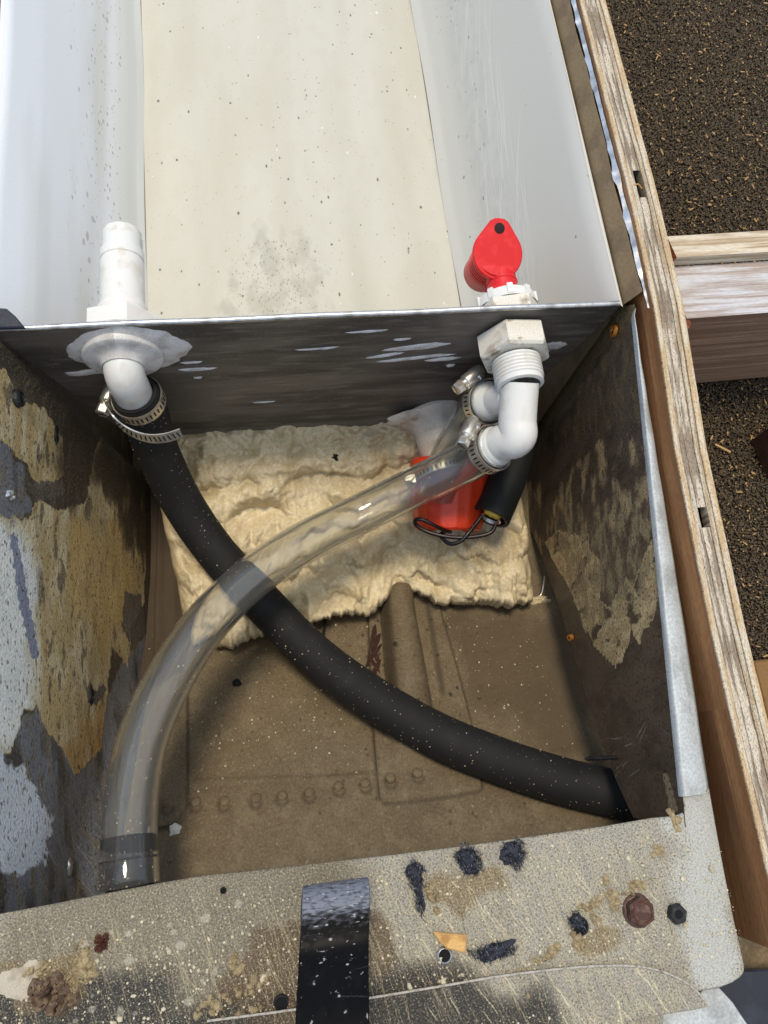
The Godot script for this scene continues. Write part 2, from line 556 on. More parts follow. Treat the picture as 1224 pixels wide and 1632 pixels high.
		for k in pr.size() - 1:
			for e in 4:
				var v: Vector2 = pr[k].lerp(pr[k + 1], e / 4.0)
				var row := PackedVector3Array()
				for j in 31:
					var z := lerpf(-0.3492, -1.35, j / 30.0)
					row.append(Vector3(v.x + 0.0012 * sin(z * 17.0 + v.y * 12.0), v.y, z))
				rows.append(row)
		var lastrow := PackedVector3Array()
		var lip := PackedVector3Array()
		for j in 31:
			var z := lerpf(-0.3492, -1.35, j / 30.0)
			lastrow.append(Vector3(pr[-1].x + 0.0012 * sin(z * 17.0), pr[-1].y, z))
			lip.append(Vector3(pr[-1].x + (-0.005 if side == 0 else 0.005), pr[-1].y - 0.004, z))
		rows.append(lastrow); rows.append(lip)
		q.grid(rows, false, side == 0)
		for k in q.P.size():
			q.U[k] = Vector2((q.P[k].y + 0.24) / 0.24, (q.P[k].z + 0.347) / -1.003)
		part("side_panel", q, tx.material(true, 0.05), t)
	# the near end wall, unpainted and dark outside
	var wt := Tex.new(860, 420, Color(0.36, 0.335, 0.305), 0.45)
	wt.layer(wt.noise(23, 0.012, 4, 5.0, 1.0), 0.4, 0.75, Color(0.24, 0.22, 0.195), 0.85, -20, 0.6)
	wt.layer(wt.noise(24, 0.06, 4, 6.0, 1.0), 0.55, 0.8, Color(0.47, 0.445, 0.405), 0.6, 20)
	wt.layer(wt.noise(25, 0.14, 3), 0.6, 0.85, Color(0.44, 0.415, 0.375), 0.5, 20)
	wt.scratches(rng, 260, 10, 60, 0.0, 0.1, Color(0.58, 0.555, 0.52), 0.4)
	wt.dots(rng, 700, 0.4, 1.3, Color(0.45, 0.43, 0.39), 0.6)
	wt.layer(wt.poly([[Vector2(-0.2, 0.80), Vector2(1.2, 0.78), Vector2(1.2, 0.86), Vector2(-0.2, 0.88)]], 14), 0.2, 1.0, Color(0.43, 0.40, 0.36), 0.5)
	var w := Geo.new()
	var out := [Vector2(0.302, 0.0)]
	for v in prof_r.slice(1, 5): out.insert(1, Vector2(v.x, -v.y))
	out = [Vector2(0.3062, 0.0025), Vector2(0.2872, 0.09), Vector2(0.2615, 0.185), Vector2(0.250, 0.241), Vector2(0.225, 0.257), Vector2(-0.125, 0.257), Vector2(-0.147, 0.241), Vector2(-0.1725, 0.168), Vector2(-0.2025, 0.064), Vector2(-0.2235, 0.0025)]
	var xf := Transform3D(Basis(Vector3.RIGHT, Vector3(0, 0, 1), Vector3(0, -1, 0)), Vector3(0, 0, -0.348))
	w.prism(out, -0.0012, 0.0, 0.0, xf, false, Rect2(-0.22, 0.0, 0.54, 0.26))
	part("end_wall", w, wt.material(true, 0.06), t)
	var rim := Geo.new()
	var rp := []
	for k in 61:
		var x := lerpf(-0.2215, 0.3055, k / 60.0)
		rp.append(Vector3(x, -0.0004 + 0.0005 * sin(x * 40.0), -0.3494))
	rim.tube(rp, 0.0026, 8)
	part("bare_rim", rim, M.bare_edge, t, "bright bare metal rim of the dark end wall")
	# smears of white paint on the dark face
	var sm: Array = [
		[Vector3(0.1335, -0.0557, -0.348), 0.030, 0.0045, 0.10], [Vector3(0.102, -0.0688, -0.348), 0.018, 0.0022, 0.2], [Vector3(0.1317, -0.0763, -0.348), 0.036, 0.0022, 0.12], [Vector3(0.1599, -0.0814, -0.348), 0.018, 0.0030, 0.05],
		[Vector3(0.2659, -0.0665, -0.348), 0.013, 0.0065, 0.0], [Vector3(0.2538, -0.076, -0.348), 0.012, 0.0020, 0.05], [Vector3(-0.0699, -0.0774, -0.348), 0.017, 0.0022, 0.0], [Vector3(-0.0731, -0.0644, -0.348), 0.012, 0.0012, 0.04],
		[Vector3(-0.1648, -0.0733, -0.348), 0.018, 0.0045, 0.10], [Vector3(-0.1091, -0.0665, -0.348), 0.016, 0.005, -0.1], [Vector3(-0.0708, -0.0928, -0.348), 0.004, 0.001, 0.0], [Vector3(0.0854, -0.0249, -0.348), 0.02, 0.0012, 0.05],
		[Vector3(0.1704, -0.0946, -0.348), 0.004, 0.0025, 0.1], [Vector3(0.1152, -0.041, -0.348), 0.008, 0.0012, 0.05], [Vector3(0.0392, -0.0505, -0.348), 0.02, 0.0008, 0.06], [Vector3(-0.0134, -0.151, -0.348), 0.012, 0.0006, 0.0],
	]
	for k in sm.size():
		var s := Geo.new()
		s.lump(sm[k][1], sm[k][2], 0.0011, 60 + k, Transform3D(Basis(Vector3(cos(sm[k][3]), sin(sm[k][3]), 0), Vector3(0, 0, 1), Vector3(sin(sm[k][3]), -cos(sm[k][3]), 0)), sm[k][0] + Vector3(0, 0, 0.0004)), 0.5, 4, 40)
		part("paint_smear", s, M.sealant, t)

# ---------------------------------------------------------------- plastic fittings
func build_drain_fitting() -> void:
	var c := Vector3(-0.127, -0.040, -0.348)
	var t := thing("overflow_fitting", "white plastic elbow through the tank wall with a tall pipe stub inside, black hose below", "pipe fitting", c)
	var z := axis_xf(c, Vector3(0, 0, -1), Vector3.RIGHT)     # y runs into the tank
	var g := Geo.new()
	g.prism(ngon(6, 0.0345, 0.22), 0.006, 0.028, 0.0012, z)
	part("hex_nut", g, M.white_plastic, t)
	g = Geo.new()
	g.lathe([Vector2(0.0, 0.0032), Vector2(0.041, 0.0032), Vector2(0.0405, 0.0055), Vector2(0.034, 0.0075), Vector2(0.0, 0.0078)], z, 48)
	part("washer", g, M.sealant, t)
	g = Geo.new()
	var pr := [Vector2(0.0225, 0.024)]
	for k in 4:
		var h := 0.028 + k * 0.0032
		pr.append(Vector2(0.0225 - k * 0.0003, h)); pr.append(Vector2(0.0212, h + 0.0012)); pr.append(Vector2(0.0222 - k * 0.0003, h + 0.0026))
	pr.append_array([Vector2(0.0200, 0.042), Vector2(0.0188, 0.046), Vector2(0.0190, 0.0875), Vector2(0.0180, 0.0882), Vector2(0.0180, 0.0895), Vector2(0.0189, 0.0900), Vector2(0.0188, 0.0985), Vector2(0.0174, 0.0995)])
	g.lathe(pr, z, 48)
	part("pipe", g, M.white_plastic, t)
	g = Geo.new()
	# the collar is faceted, open at the end
	g.lathe([Vector2(0.0172, 0.099), Vector2(0.0172, 0.1190), Vector2(0.0167, 0.1200), Vector2(0.0142, 0.1200), Vector2(0.0142, 0.095)], z, 12, 0.97)
	part("collar", g, M.white_plastic, t)
	for k in 3:
		var an: float = [2.2, 1.25, 0.35][k]
		var bb := Basis(z.basis.y, an) * z.basis
		g = Geo.new()
		g.box(Vector3(0.0012, 0.017, 0.0020), 0.0003, Transform3D(bb, c + bb.y * 0.1085 + bb.x * 0.0173))
		part("collar_rib", g, M.white_plastic, t)
	# outside: sealant, flange, elbow
	var o := axis_xf(c, Vector3(0, 0, 1), Vector3.RIGHT)
	g = Geo.new()
	g.lump(0.052, 0.035, 0.006, 5, Transform3D(o.basis, c + Vector3(0.006, 0.002, 0)), 0.16, 8, 60)
	part("sealant_ring", g, M.sealant, t, "smeared white sealant around the flange")
	g = Geo.new()
	g.lathe([Vector2(0.0335, 0.001), Vector2(0.0335, 0.0072), Vector2(0.032, 0.0084), Vector2(0.027, 0.0092), Vector2(0.0225, 0.0105), Vector2(0.0190, 0.0130), Vector2(0.0170, 0.0165)], o, 48, 0.6)
	part("flange", g, M.sealant, t)
	g = Geo.new()
	var ep := smooth([c + Vector3(0, 0, 0.004), c + Vector3(0, 0, 0.010), c + Vector3(0.0, -0.003, 0.0175), c + Vector3(0.0004, -0.011, 0.0220), c + Vector3(0.0010, -0.028, 0.0235), c + Vector3(0.003, -0.056, 0.0255)], 7)
	g.tube(ep, 0.0168, 32)
	part("elbow", g, M.white_plastic, t)
	# black hose pushed over the elbow
	var hp := [c + Vector3(0.0022, -0.033, 0.0240), c + Vector3(0.006, -0.060, 0.0280), Vector3(-0.1201, -0.15, -0.3032), Vector3(-0.1049, -0.205, -0.2655), Vector3(-0.0749, -0.232, -0.2163), Vector3(-0.0297, -0.238, -0.1581), Vector3(0.0182, -0.2434, -0.1017), Vector3(0.0704, -0.2227, -0.0513), Vector3(0.1254, -0.2009, -0.0093), Vector3(0.1796, -0.1866, 0.0211), Vector3(0.2322, -0.1719, 0.0454), Vector3(0.2819, -0.1604, 0.0634), Vector3(0.3257, -0.1507, 0.0777), Vector3(0.3719, -0.1416, 0.0911)]
	var hs := smooth(hp, 8)
	g = Geo.new()
	var nz := FastNoiseLite.new()
	nz.seed = 3; nz.frequency = 6.0
	var hr := []
	for k in hs.size(): hr.append((0.0210 + 0.0004 * smoothstep(0.1, 0.6, float(k) / hs.size())) * (1.0 + 0.012 * nz.get_noise_1d(k * 0.02)))
	g.tube(hs, hr, 36, false)
	var ho := thing("black_hose", "thick black rubber hose sagging from the left elbow across the bilge", "hose", hp[0])
	part("outer_wall", g, M.rubber, ho)
	g = Geo.new()
	var d: Vector3 = (hs[1] - hs[0]).normalized()
	g.lathe([Vector2(0.0209, 0.0015), Vector2(0.0204, -0.0006), Vector2(0.0175, -0.0006), Vector2(0.0170, 0.001), Vector2(0.0170, 0.03)], axis_xf(hs[0], d), 36)
	part("cut_end", g, M.rubber, ho)
	# pale dust and specks stuck to the rubber
	crumbs("hose_dust", "pale specks of dust stuck to the black hose", 400, M.speck, func(r):
		var i: int = r.randi_range(4, hs.size() - 3)
		var tt: Vector3 = (hs[i + 1] - hs[i - 1]).normalized()
		var side := tt.cross(Vector3.UP).normalized()
		var a: float = r.randf_range(-1.35, 1.35)
		var n := (side * sin(a) + side.cross(tt) * cos(a))
		if n.y < 0: n = -n
		return [hs[i].lerp(hs[i + 1], r.randf()) + n * (hr[i] + 0.0001), 0.0002 + 0.0005 * pow(r.randf(), 4)])
	# clamp with a free tail
	var cc: Vector3 = hs[4]
	clamp_at("hose_clamp", "steel hose clamp with a long free tail on the black hose", cc, (hs[6] - hs[2]).normalized(), 0.0218, Vector3(-0.161, -0.08, -0.3357), 0.0, true)

func clamp_at(called: String, label: String, at: Vector3, axis: Vector3, r: float, toward: Vector3, turn: float, tail: bool, slotted := 34) -> void:
	var t := thing(called, label, "hose clamp", at, "worm drive hose clamps")
	var xf := axis_xf(at, axis, toward - at)
	if turn != 0.0: xf.basis = Basis(xf.basis.y, turn) * xf.basis
	var g := Geo.new()
	g.lathe([Vector2(r, -0.0058), Vector2(r + 0.0013, -0.0062), Vector2(r + 0.0015, -0.005), Vector2(r + 0.0012, 0.0), Vector2(r + 0.0015, 0.005), Vector2(r + 0.0013, 0.0062), Vector2(r, 0.0058)], xf, 56)
	part("band", g, M.steel, t)
	g = Geo.new()
	for k in slotted:
		var a := TAU * k / slotted
		if absf(angle_difference(a, 0.0)) < 0.5: continue
		var b := Basis(xf.basis.y, -a) * xf.basis
		g.box(Vector3(0.0006, 0.0058, 0.0014), 0.0, Transform3D(b, at + b.x * (r + 0.00125)))
	var sl := part("band_slot", g, M.slot, t)
	sl.set_meta("kind", "stuff")
	# worm housing: a saddle, a rounded barrel and its end rings
	g = Geo.new()
	var hx := Transform3D(xf.basis, at + xf.basis.x * (r + 0.0022))
	g.box(Vector3(0.0028, 0.0150, 0.022), 0.0009, hx)
	g.box(Vector3(0.0050, 0.0160, 0.0050), 0.0011, Transform3D(xf.basis, at + xf.basis.x * (r + 0.0032) - xf.basis.z * 0.0065))
	part("saddle", g, M.steel, t)
	var ax := axis_xf(at + xf.basis.x * (r + 0.0070), xf.basis.z, xf.basis.x)
	g = Geo.new()
	g.lathe([Vector2(0.0, -0.0155), Vector2(0.0055, -0.0150), Vector2(0.0066, -0.0130), Vector2(0.0071, -0.011), Vector2(0.0071, 0.006), Vector2(0.0064, 0.0075), Vector2(0.0055, 0.0080), Vector2(0.0052, 0.0105), Vector2(0.0062, 0.0112), Vector2(0.0062, 0.0124), Vector2(0.003, 0.0126)], ax, 28, 0.8)
	part("worm_housing", g, M.steel, t)
	g = Geo.new()
	g.prism(ngon(6, 0.0064, 0.3), 0.0125, 0.0200, 0.0009, ax)
	var sc := part("screw", g, M.steel, t)
	g = Geo.new()
	g.box(Vector3(0.0092, 0.0006, 0.0011), 0.0, Transform3D(ax.basis, ax * Vector3(0, 0.0199, 0)))
	part("screw_slot", g, M.slot, sc)
	if tail:
		var tp := smooth([Vector3(-0.1523, -0.08, -0.3239), Vector3(-0.1386, -0.0507, -0.292), Vector3(-0.1276, -0.0563, -0.281), Vector3(-0.1122, -0.0563, -0.273), Vector3(-0.0964, -0.0519, -0.27), Vector3(-0.0815, -0.046, -0.271)], 8)
		g = Geo.new()
		var rows := [PackedVector3Array(), PackedVector3Array(), PackedVector3Array(), PackedVector3Array(), PackedVector3Array()]
		var ay := Vector3(0.10, -0.80, 0.28).normalized()
		for i in tp.size():
			var tt: Vector3 = (tp[mini(i + 1, tp.size() - 1)] - tp[maxi(i - 1, 0)]).normalized()
			var n := ay.cross(tt).normalized() * 0.0006
			var hw := ay * 0.0052
			rows[0].append(tp[i] - hw - n); rows[1].append(tp[i] - hw + n); rows[2].append(tp[i] + hw + n); rows[3].append(tp[i] + hw - n); rows[4].append(tp[i] - hw - n)
		for k in 4: g.grid([rows[k], rows[k + 1]])
		var tl := part("band_tail", g, M.steel, t)
		g = Geo.new()
		for i in range(8, tp.size() - 1, 2):
			var tt: Vector3 = (tp[i + 1] - tp[i - 1]).normalized()
			for sgn in [-1, 1]:
				var n := ay.cross(tt).normalized() * float(sgn)
				g.box(Vector3(0.0013, 0.0004, 0.0056), 0.0, axis_xf(tp[i] + n * 0.0006, n, tt))
		var ts := part("tail_slot", g, M.slot, tl)
		ts.set_meta("kind", "stuff")

func build_port_fitting() -> void:
	var c := Vector3(0.217, -0.041, -0.348)
	var t := thing("two_port_fitting", "white plastic pipe through the tank wall with two hose ports side by side", "pipe fitting", c)
	var o := axis_xf(c, Vector3(0, 0, 1), Vector3.RIGHT)
	var i := axis_xf(c, Vector3(0, 0, -1), Vector3.RIGHT)
	var g := Geo.new()
	g.prism(ngon(6, 0.0335, 0.10), 0.0015, 0.026, 0.0022, o, true)
	part("hex_nut", g, M.dirty_plastic, t, "dirty white hex nut outside the wall")
	g = Geo.new()
	var pr := [Vector2(0.0, 0.0275), Vector2(0.0185, 0.0275)]
	for k in 6:
		pr.append(Vector2(0.0212, 0.0280 + k * 0.0034)); pr.append(Vector2(0.0222, 0.0290 + k * 0.0034)); pr.append(Vector2(0.0222, 0.0302 + k * 0.0034)); pr.append(Vector2(0.0208, 0.0312 + k * 0.0034))
	pr.append_array([Vector2(0.0212, 0.0495), Vector2(0.0212, 0.0530), Vector2(0.0178, 0.0540)])
	g.lathe(pr, o, 40, 0.9)
	part("thread", g, M.white_plastic, t)
	var e := Vector3(0.2135, -0.06, -0.255)
	var b := Vector3(0.199, -0.088, -0.2568)
	g = Geo.new()
	g.tube(smooth([c + Vector3(0, 0, 0.050), c.lerp(e, 0.85) + Vector3(0, 0.001, 0), e + Vector3(0.0005, -0.0005, -0.002), e.lerp(b, 0.16) + Vector3(0, -0.002, 0.0015), e.lerp(b, 0.5), b], 8), 0.0172, 32)
	part("elbow_pipe", g, M.white_plastic, t)
	var e1 := Vector3(0.2129, -0.055, -0.2915)
	var b1 := Vector3(0.2022, -0.09, -0.3044)
	g = Geo.new()
	g.tube([e1, e1.lerp(b1, 0.5), b1, b1 + (b1 - e1) * 0.4], 0.0150, 28)
	part("branch_port", g, M.white_plastic, t)
	for q in [[e, b], [e1, b1]]:
		var d: Vector3 = (q[1] - q[0]).normalized()
		g = Geo.new()
		g.lathe([Vector2(0.0150, -0.012), Vector2(0.0180, -0.006), Vector2(0.0192, -0.003), Vector2(0.0192, 0.001), Vector2(0.0165, 0.003), Vector2(0.0160, 0.02)], axis_xf(q[1], d), 36, 0.7)
		part("barb", g, M.white_plastic, t)
	# inside
	g = Geo.new()
	g.prism(ngon(6, 0.0325, 0.14), 0.0045, 0.024, 0.0012, i)
	part("lock_nut", g, M.dirty_plastic, t, "notched lock nut inside the tank wall")
	g = Geo.new()
	g.lathe([Vector2(0.0290, 0.0235), Vector2(0.0275, 0.0335), Vector2(0.0262, 0.0345), Vector2(0.0160, 0.0345)], i, 40)
	part("nut_crown", g, M.white_plastic, t)
	for k in 10:
		var a := TAU * k / 10 + 0.2
		g = Geo.new()
		var bb := Basis(i.basis.y, a) * i.basis
		g.box(Vector3(0.0046, 0.0115, 0.0052), 0.0010, Transform3D(bb, c + bb.y * 0.0300 + bb.x * 0.0272))
		part("nut_lug", g, M.white_plastic, t)
	# red spray head screwed into it
	var rd := Vector3(0.2119, -0.022, -0.4211)
	var s := thing("water_sprayer", "red plastic spray head with a flat disc, standing on the right lock nut", "spray head", c + Vector3(0, 0, -0.035))
	g = Geo.new()
	g.lathe([Vector2(0.0145, 0.030), Vector2(0.0142, 0.040), Vector2(0.0142, 0.052), Vector2(0.0148, 0.0525), Vector2(0.0148, 0.0535), Vector2(0.0142, 0.054), Vector2(0.0140, 0.082), Vector2(0.0, 0.080)], i, 36)
	for k in 3:
		var a := 0.2 + k * 1.2
		var bb := Basis(i.basis.y, a) * i.basis
		g.box(Vector3(0.0016, 0.030, 0.0022), 0.0004, Transform3D(bb, c + bb.y * 0.045 + bb.x * 0.0154))
	part("neck", g, M.red_plastic, s)
	var up := Vector3(0.05, 0.88, 0.40).normalized()
	var disc := axis_xf(rd, up, Vector3(0.98, 0, 0.11))
	g = Geo.new()
	var outl := []
	for k in 44:
		var a := TAU * k / 44.0
		var rr := 0.0240
		var da := absf(angle_difference(a, -PI / 2))
		if da < 0.95: rr = minf(0.0240 / maxf(cos(0.95 - da), 0.6) * 1.0, 0.0318)
		outl.append(Vector2(cos(a), sin(a)) * rr)
	g.prism(outl, -0.0042, 0.0, 0.0010, disc, true)
	var dm := part("disc", g, M.red_plastic, s)
	g = Geo.new()
	g.lathe([Vector2(0.0, 0.0004), Vector2(0.0046, 0.0004), Vector2(0.0050, 0.0002)], Transform3D(disc.basis, disc * Vector3(0, 0, -0.0225)), 24)
	part("hole", g, M.hole_red, dm)
	g = Geo.new()
	var dn := (Vector3(0.2088, -0.075, -0.4344) - rd).normalized()
	var br := [Vector2(0.0, 0.002), Vector2(0.0200, 0.002)]
	for k in 6:
		br.append_array([Vector2(0.0200, 0.0055 + k * 0.0042), Vector2(0.0200, 0.0077 + k * 0.0042), Vector2(0.0178, 0.0081 + k * 0.0042), Vector2(0.0178, 0.0094 + k * 0.0042)])
	br.append_array([Vector2(0.0190, 0.0315), Vector2(0.0184, 0.050), Vector2(0.0166, 0.054), Vector2(0.0, 0.055)])
	g.lathe(br, axis_xf(rd, dn), 40, 0.9)
	part("ribbed_barrel", g, M.red_plastic, s)
	# clear hose on the end port
	var d: Vector3 = (b - e).normalized()
	var hp := [b - d * 0.003, b + d * 0.012, Vector3(0.1777, -0.122, -0.2561), Vector3(0.1511, -0.143, -0.2509), Vector3(0.1227, -0.16, -0.2439), Vector3(0.0686, -0.172, -0.2247), Vector3(0.0129, -0.16, -0.1971), Vector3(-0.0362, -0.146, -0.1644), Vector3(-0.0793, -0.132, -0.1214), Vector3(-0.1091, -0.118, -0.0752), Vector3(-0.1271, -0.106, -0.033), Vector3(-0.1344, -0.096, 0.0046), Vector3(-0.1359, -0.088, 0.0404), Vector3(-0.1353, -0.084, 0.0641), Vector3(-0.1348, -0.083, 0.0756)]
	clear_hose("clear_hose", "long clear hose arching from the end port to a black stub at the beam", hp, 0.0206, true)
	var d1: Vector3 = (b1 - e1).normalized()
	clear_hose("clear_hose", "short clear hose from the upper branch port, passing behind the long clear hose", [b1 - d1 * 0.003, b1 + d1 * 0.016, Vector3(0.191, -0.135, -0.3021), Vector3(0.1781, -0.16, -0.2867), Vector3(0.1677, -0.185, -0.2656), Vector3(0.1641, -0.2, -0.25)], 0.0206, false)
	var cp: Vector3 = b + d * 0.0075
	clamp_at("hose_clamp", "steel hose clamp on the lower port with its screw facing down the clear hose", cp, d, 0.0214, Vector3(0.174, -0.098, -0.2693), 0.0, false)
	cp = b1 + d1 * 0.0075
	clamp_at("hose_clamp", "steel hose clamp on the upper branch port, under the threaded pipe", cp, d1, 0.0214, Vector3(0.1809, -0.085, -0.3219), 0.25, false)

func clear_hose(called: String, label: String, hp: Array, r: float, with_tail: bool) -> void:
	var hs := smooth(hp, 9)
	var t := thing(called, label, "hose", hp[0], "clear vinyl hoses on the white fitting")
	# one closed wall of clear vinyl: outside, far rim, inside, near rim
	var g := Geo.new()
	var flare := func(f: float, _a: float) -> float: return 1.0 + (0.06 * smoothstep(0.86, 0.93, f) if with_tail else 0.0)
	g.tube(hs, r, 40, false, false, flare)
	g.tube(hs, r * 0.82, 40, false, true, flare)
	for e in 2:
		var i := 0 if e == 0 else hs.size() - 1
		var nn: Vector3 = (hs[0] - hs[1]).normalized() if e == 0 else (hs[i] - hs[i - 1]).normalized()
		var k := r * (1.06 if with_tail and e == 1 else 1.0)
		g.lathe([Vector2(k * 0.80, 0), Vector2(k, 0)], Transform3D(axis_xf(hs[i], nn).basis, hs[i]), 40)
	part("vinyl_wall", g, M.vinyl, t)
	crumbs("hose_dust", "specks of dust on the " + ("long" if with_tail else "short") + " clear hose", 260 if with_tail else 40, M.speck, func(q):
		var i: int = q.randi_range(8, hs.size() - 3)
		var tt: Vector3 = (hs[i + 1] - hs[i - 1]).normalized()
		var side := tt.cross(Vector3.UP).normalized()
		var a: float = q.randf_range(-1.4, 1.4)
		var n := side * sin(a) + side.cross(tt) * cos(a)
		if n.y < 0: n = -n
		return [hs[i].lerp(hs[i + 1], q.randf()) + n * r * (1.002 + 0.06 * smoothstep(0.86, 0.93, float(i) / hs.size())), 0.00025 + 0.0004 * pow(q.randf(), 4)])
	if with_tail:
		var a: Vector3 = Vector3(-0.1358, -0.0875, 0.0421)
		var tl := thing("black_tail_pipe", "black ribbed pipe stub pushed into the lower end of the clear hose", "pipe", a)
		g = Geo.new()
		var bp := smooth([a, Vector3(-0.1353, -0.084, 0.0641), Vector3(-0.1344, -0.083, 0.0874), Vector3(-0.1338, -0.083, 0.1123)], 8)
		g.tube(bp, r * 0.84, 32, true, false)
		part("stub", g, M.rubber, tl)
		for q in [0.06, 0.25]:
			var k := int(q * (bp.size() - 1))
			g = Geo.new()
			g.lathe([Vector2(r * 0.82, -0.0016), Vector2(r * 0.862, -0.0006), Vector2(r * 0.862, 0.0006), Vector2(r * 0.82, 0.0016)], axis_xf(bp[k], bp[k + 1] - bp[k]), 32)
			part("barb_ring", g, M.rubber, tl)

# small grains strewn by a rule that gives [place, size]
func crumbs(called: String, label: String, n: int, m: Material, rule: Callable, stretch := 1.0, flat := 1.0) -> void:
	var mm := MultiMesh.new()
	mm.transform_format = MultiMesh.TRANSFORM_3D
	mm.use_colors = true
	var g := Geo.new()
	g.prism([Vector2(-1, -0.55), Vector2(0.2, -0.9), Vector2(1, -0.1), Vector2(0.6, 0.8), Vector2(-0.7, 0.7)], -0.5, 0.5, 0.3)
	mm.mesh = g.mesh()
	mm.instance_count = n
	for k in n:
		var r = rule.call(rng)
		var b := Basis.from_euler(Vector3(rng.randf_range(-0.5, 0.5), rng.randf() * TAU, rng.randf_range(-0.5, 0.5)))
		var st := 1.0 + (stretch - 1.0) * pow(rng.randf(), 3)
		mm.set_instance_transform(k, Transform3D(b * Basis.from_scale(Vector3(r[1] * st, r[1] * flat, r[1])), r[0]))
		var v := rng.randf_range(0.6, 1.0)
		mm.set_instance_color(k, Color(v, v, v * 0.97))
	var o := MultiMeshInstance3D.new()
	o.name = numbered(called)
	o.multimesh = mm
	o.material_override = m
	add_child(o, true)
	o.set_meta("label", label); o.set_meta("category", "dust"); o.set_meta("kind", "stuff")

# ---------------------------------------------------------------- pump behind the hoses
func build_pump() -> void:
	var nk := Vector3(0.1723, -0.212, -0.348)
	var a := Vector3(0.1827, -0.215, -0.2847)
	var b := Vector3(0.1757, -0.232, -0.2222)
	var t := thing("bilge_pump", "orange bilge pump hanging from a grey plastic neck over the cream foam", "pump", b)
	var g := Geo.new()
	var d0 := (a - nk).normalized()
	var nx := axis_xf(nk, d0)
	g.lathe([Vector2(0.0, -0.004), Vector2(0.040, -0.003), Vector2(0.042, 0.001), Vector2(0.038, 0.005), Vector2(0.029, 0.009), Vector2(0.0265, 0.014), Vector2(0.026, 0.075), Vector2(0.0, 0.076)], nx, 40, 0.5)
	part("neck", g, M.old_plastic, t, "stained grey neck with a flange against the tank")
	g = Geo.new()
	g.lump(0.030, 0.014, 0.006, 81, Transform3D(nx.basis, Vector3(0.1437, -0.1922, -0.342)), 0.35, 6, 30)
	part("sealant_smear", g, M.old_plastic, t)
	var d := (b - a).normalized()
	var px := axis_xf(a, d)
	var L := a.distance_to(b)
	g = Geo.new()
	var rows := []
	var prf := [Vector2(0.030, -0.012), Vector2(0.0415, -0.010), Vector2(0.0435, -0.006), Vector2(0.0430, 0.004), Vector2(0.0405, L * 0.5), Vector2(0.0375, L - 0.004), Vector2(0.0365, L)]
	for v in prf:
		var row := PackedVector3Array()
		for s in 97:
			var an := TAU * s / 96
			var rib := 0.0009 * maxf(0.0, cos(an * 16.0)) if v.y > 0.003 else 0.0
			row.append(px * Vector3((v.x + rib) * cos(an), v.y, (v.x + rib) * sin(an)))
		rows.append(row)
	g.grid(rows, true)
	if g.N[200].dot(g.P[200] - a) < 0:
		for k in g.N.size(): g.N[k] = -g.N[k]
		for k in range(0, g.I.size(), 3):
			var sw := g.I[k + 1]
			g.I[k + 1] = g.I[k + 2]
			g.I[k + 2] = sw
	part("motor_body", g, M.orange, t)
	g = Geo.new()
	g.lathe([Vector2(0.0, L - 0.003), Vector2(0.0345, L - 0.003), Vector2(0.0365, L + 0.0005), Vector2(0.0335, L + 0.003), Vector2(0.0325, L - 0.001), Vector2(0.0, L - 0.001)], px, 40)
	part("end_rim", g, M.orange, t)
	g = Geo.new()
	g.lathe([Vector2(0.0325, L), Vector2(0.012, L + 0.0012), Vector2(0.011, L + 0.008), Vector2(0.006, L + 0.010), Vector2(0.0, L + 0.010)], px, 32)
	part("end_cap", g, M.old_plastic, t)
	# clamp on the outlet
	clamp_at("hose_clamp", "steel hose clamp half hidden behind the long clear hose, beside the grey pump neck", Vector3(0.1673, -0.19, -0.2761), d0, 0.0270, Vector3(0.146, -0.19, -0.2965), 0.2, false)
	# black cable sleeve with two wires
	var s0 := Vector3(0.2721, -0.21, -0.3281)
	var s1 := Vector3(0.2163, -0.2, -0.2218)
	var c := thing("cable_sleeve", "thick black sleeve with a cut end where a black and a maroon wire come out", "cable", s1)
	g = Geo.new()
	var sp := smooth([s0, s0.lerp(s1, 0.5) + Vector3(0.004, 0.004, 0), s1], 8)
	g.tube(sp, 0.0195, 30, false, false, func(f, an): return 1.0 + 0.06 * f + 0.02 * sin(an * 2.0))
	part("sleeve", g, M.sleeve, c)
	var sd: Vector3 = (sp[-1] - sp[-2]).normalized()
	var sx := axis_xf(s1, sd, Vector3(1, 0, 0))
	g = Geo.new()
	g.lathe([Vector2(0.0204, -0.002), Vector2(0.0204, 0.0008), Vector2(0.0165, 0.0008), Vector2(0.0155, -0.012), Vector2(0.0, -0.013)], sx, 30)
	part("cut_end", g, M.sleeve, c)
	g = Geo.new()
	g.lump(0.0105, 0.0050, 0.004, 91, Transform3D(sx.basis, sx * Vector3(0.000, -0.001, -0.008)), 0.2, 5, 18)
	part("yellow_core", g, mat(Color(0.75, 0.62, 0.16), 0.4), c)
	g = Geo.new()
	g.lathe([Vector2(0.0100, -0.002), Vector2(0.0115, 0.001), Vector2(0.0100, 0.002), Vector2(0.0090, 0.0)], Transform3D(sx.basis, sx * Vector3(0.001, 0.0, 0.002)), 24)
	part("foil_ring", g, M.steel, c)
	g = Geo.new()
	g.tube(smooth([Vector3(0.2175, -0.19, -0.2102), Vector3(0.2115, -0.19, -0.2024), Vector3(0.1995, -0.192, -0.1999), Vector3(0.1797, -0.194, -0.2001), Vector3(0.161, -0.198, -0.2048), Vector3(0.1442, -0.2, -0.2123), Vector3(0.1347, -0.198, -0.2194), Vector3(0.1336, -0.192, -0.2224), Vector3(0.1395, -0.188, -0.2214), Vector3(0.151, -0.19, -0.2156), Vector3(0.1638, -0.198, -0.2108), Vector3(0.172, -0.206, -0.2104)], 7), 0.0022, 10)
	part("maroon_wire", g, mat(Color(0.10, 0.03, 0.03), 0.4), c)
	g = Geo.new()
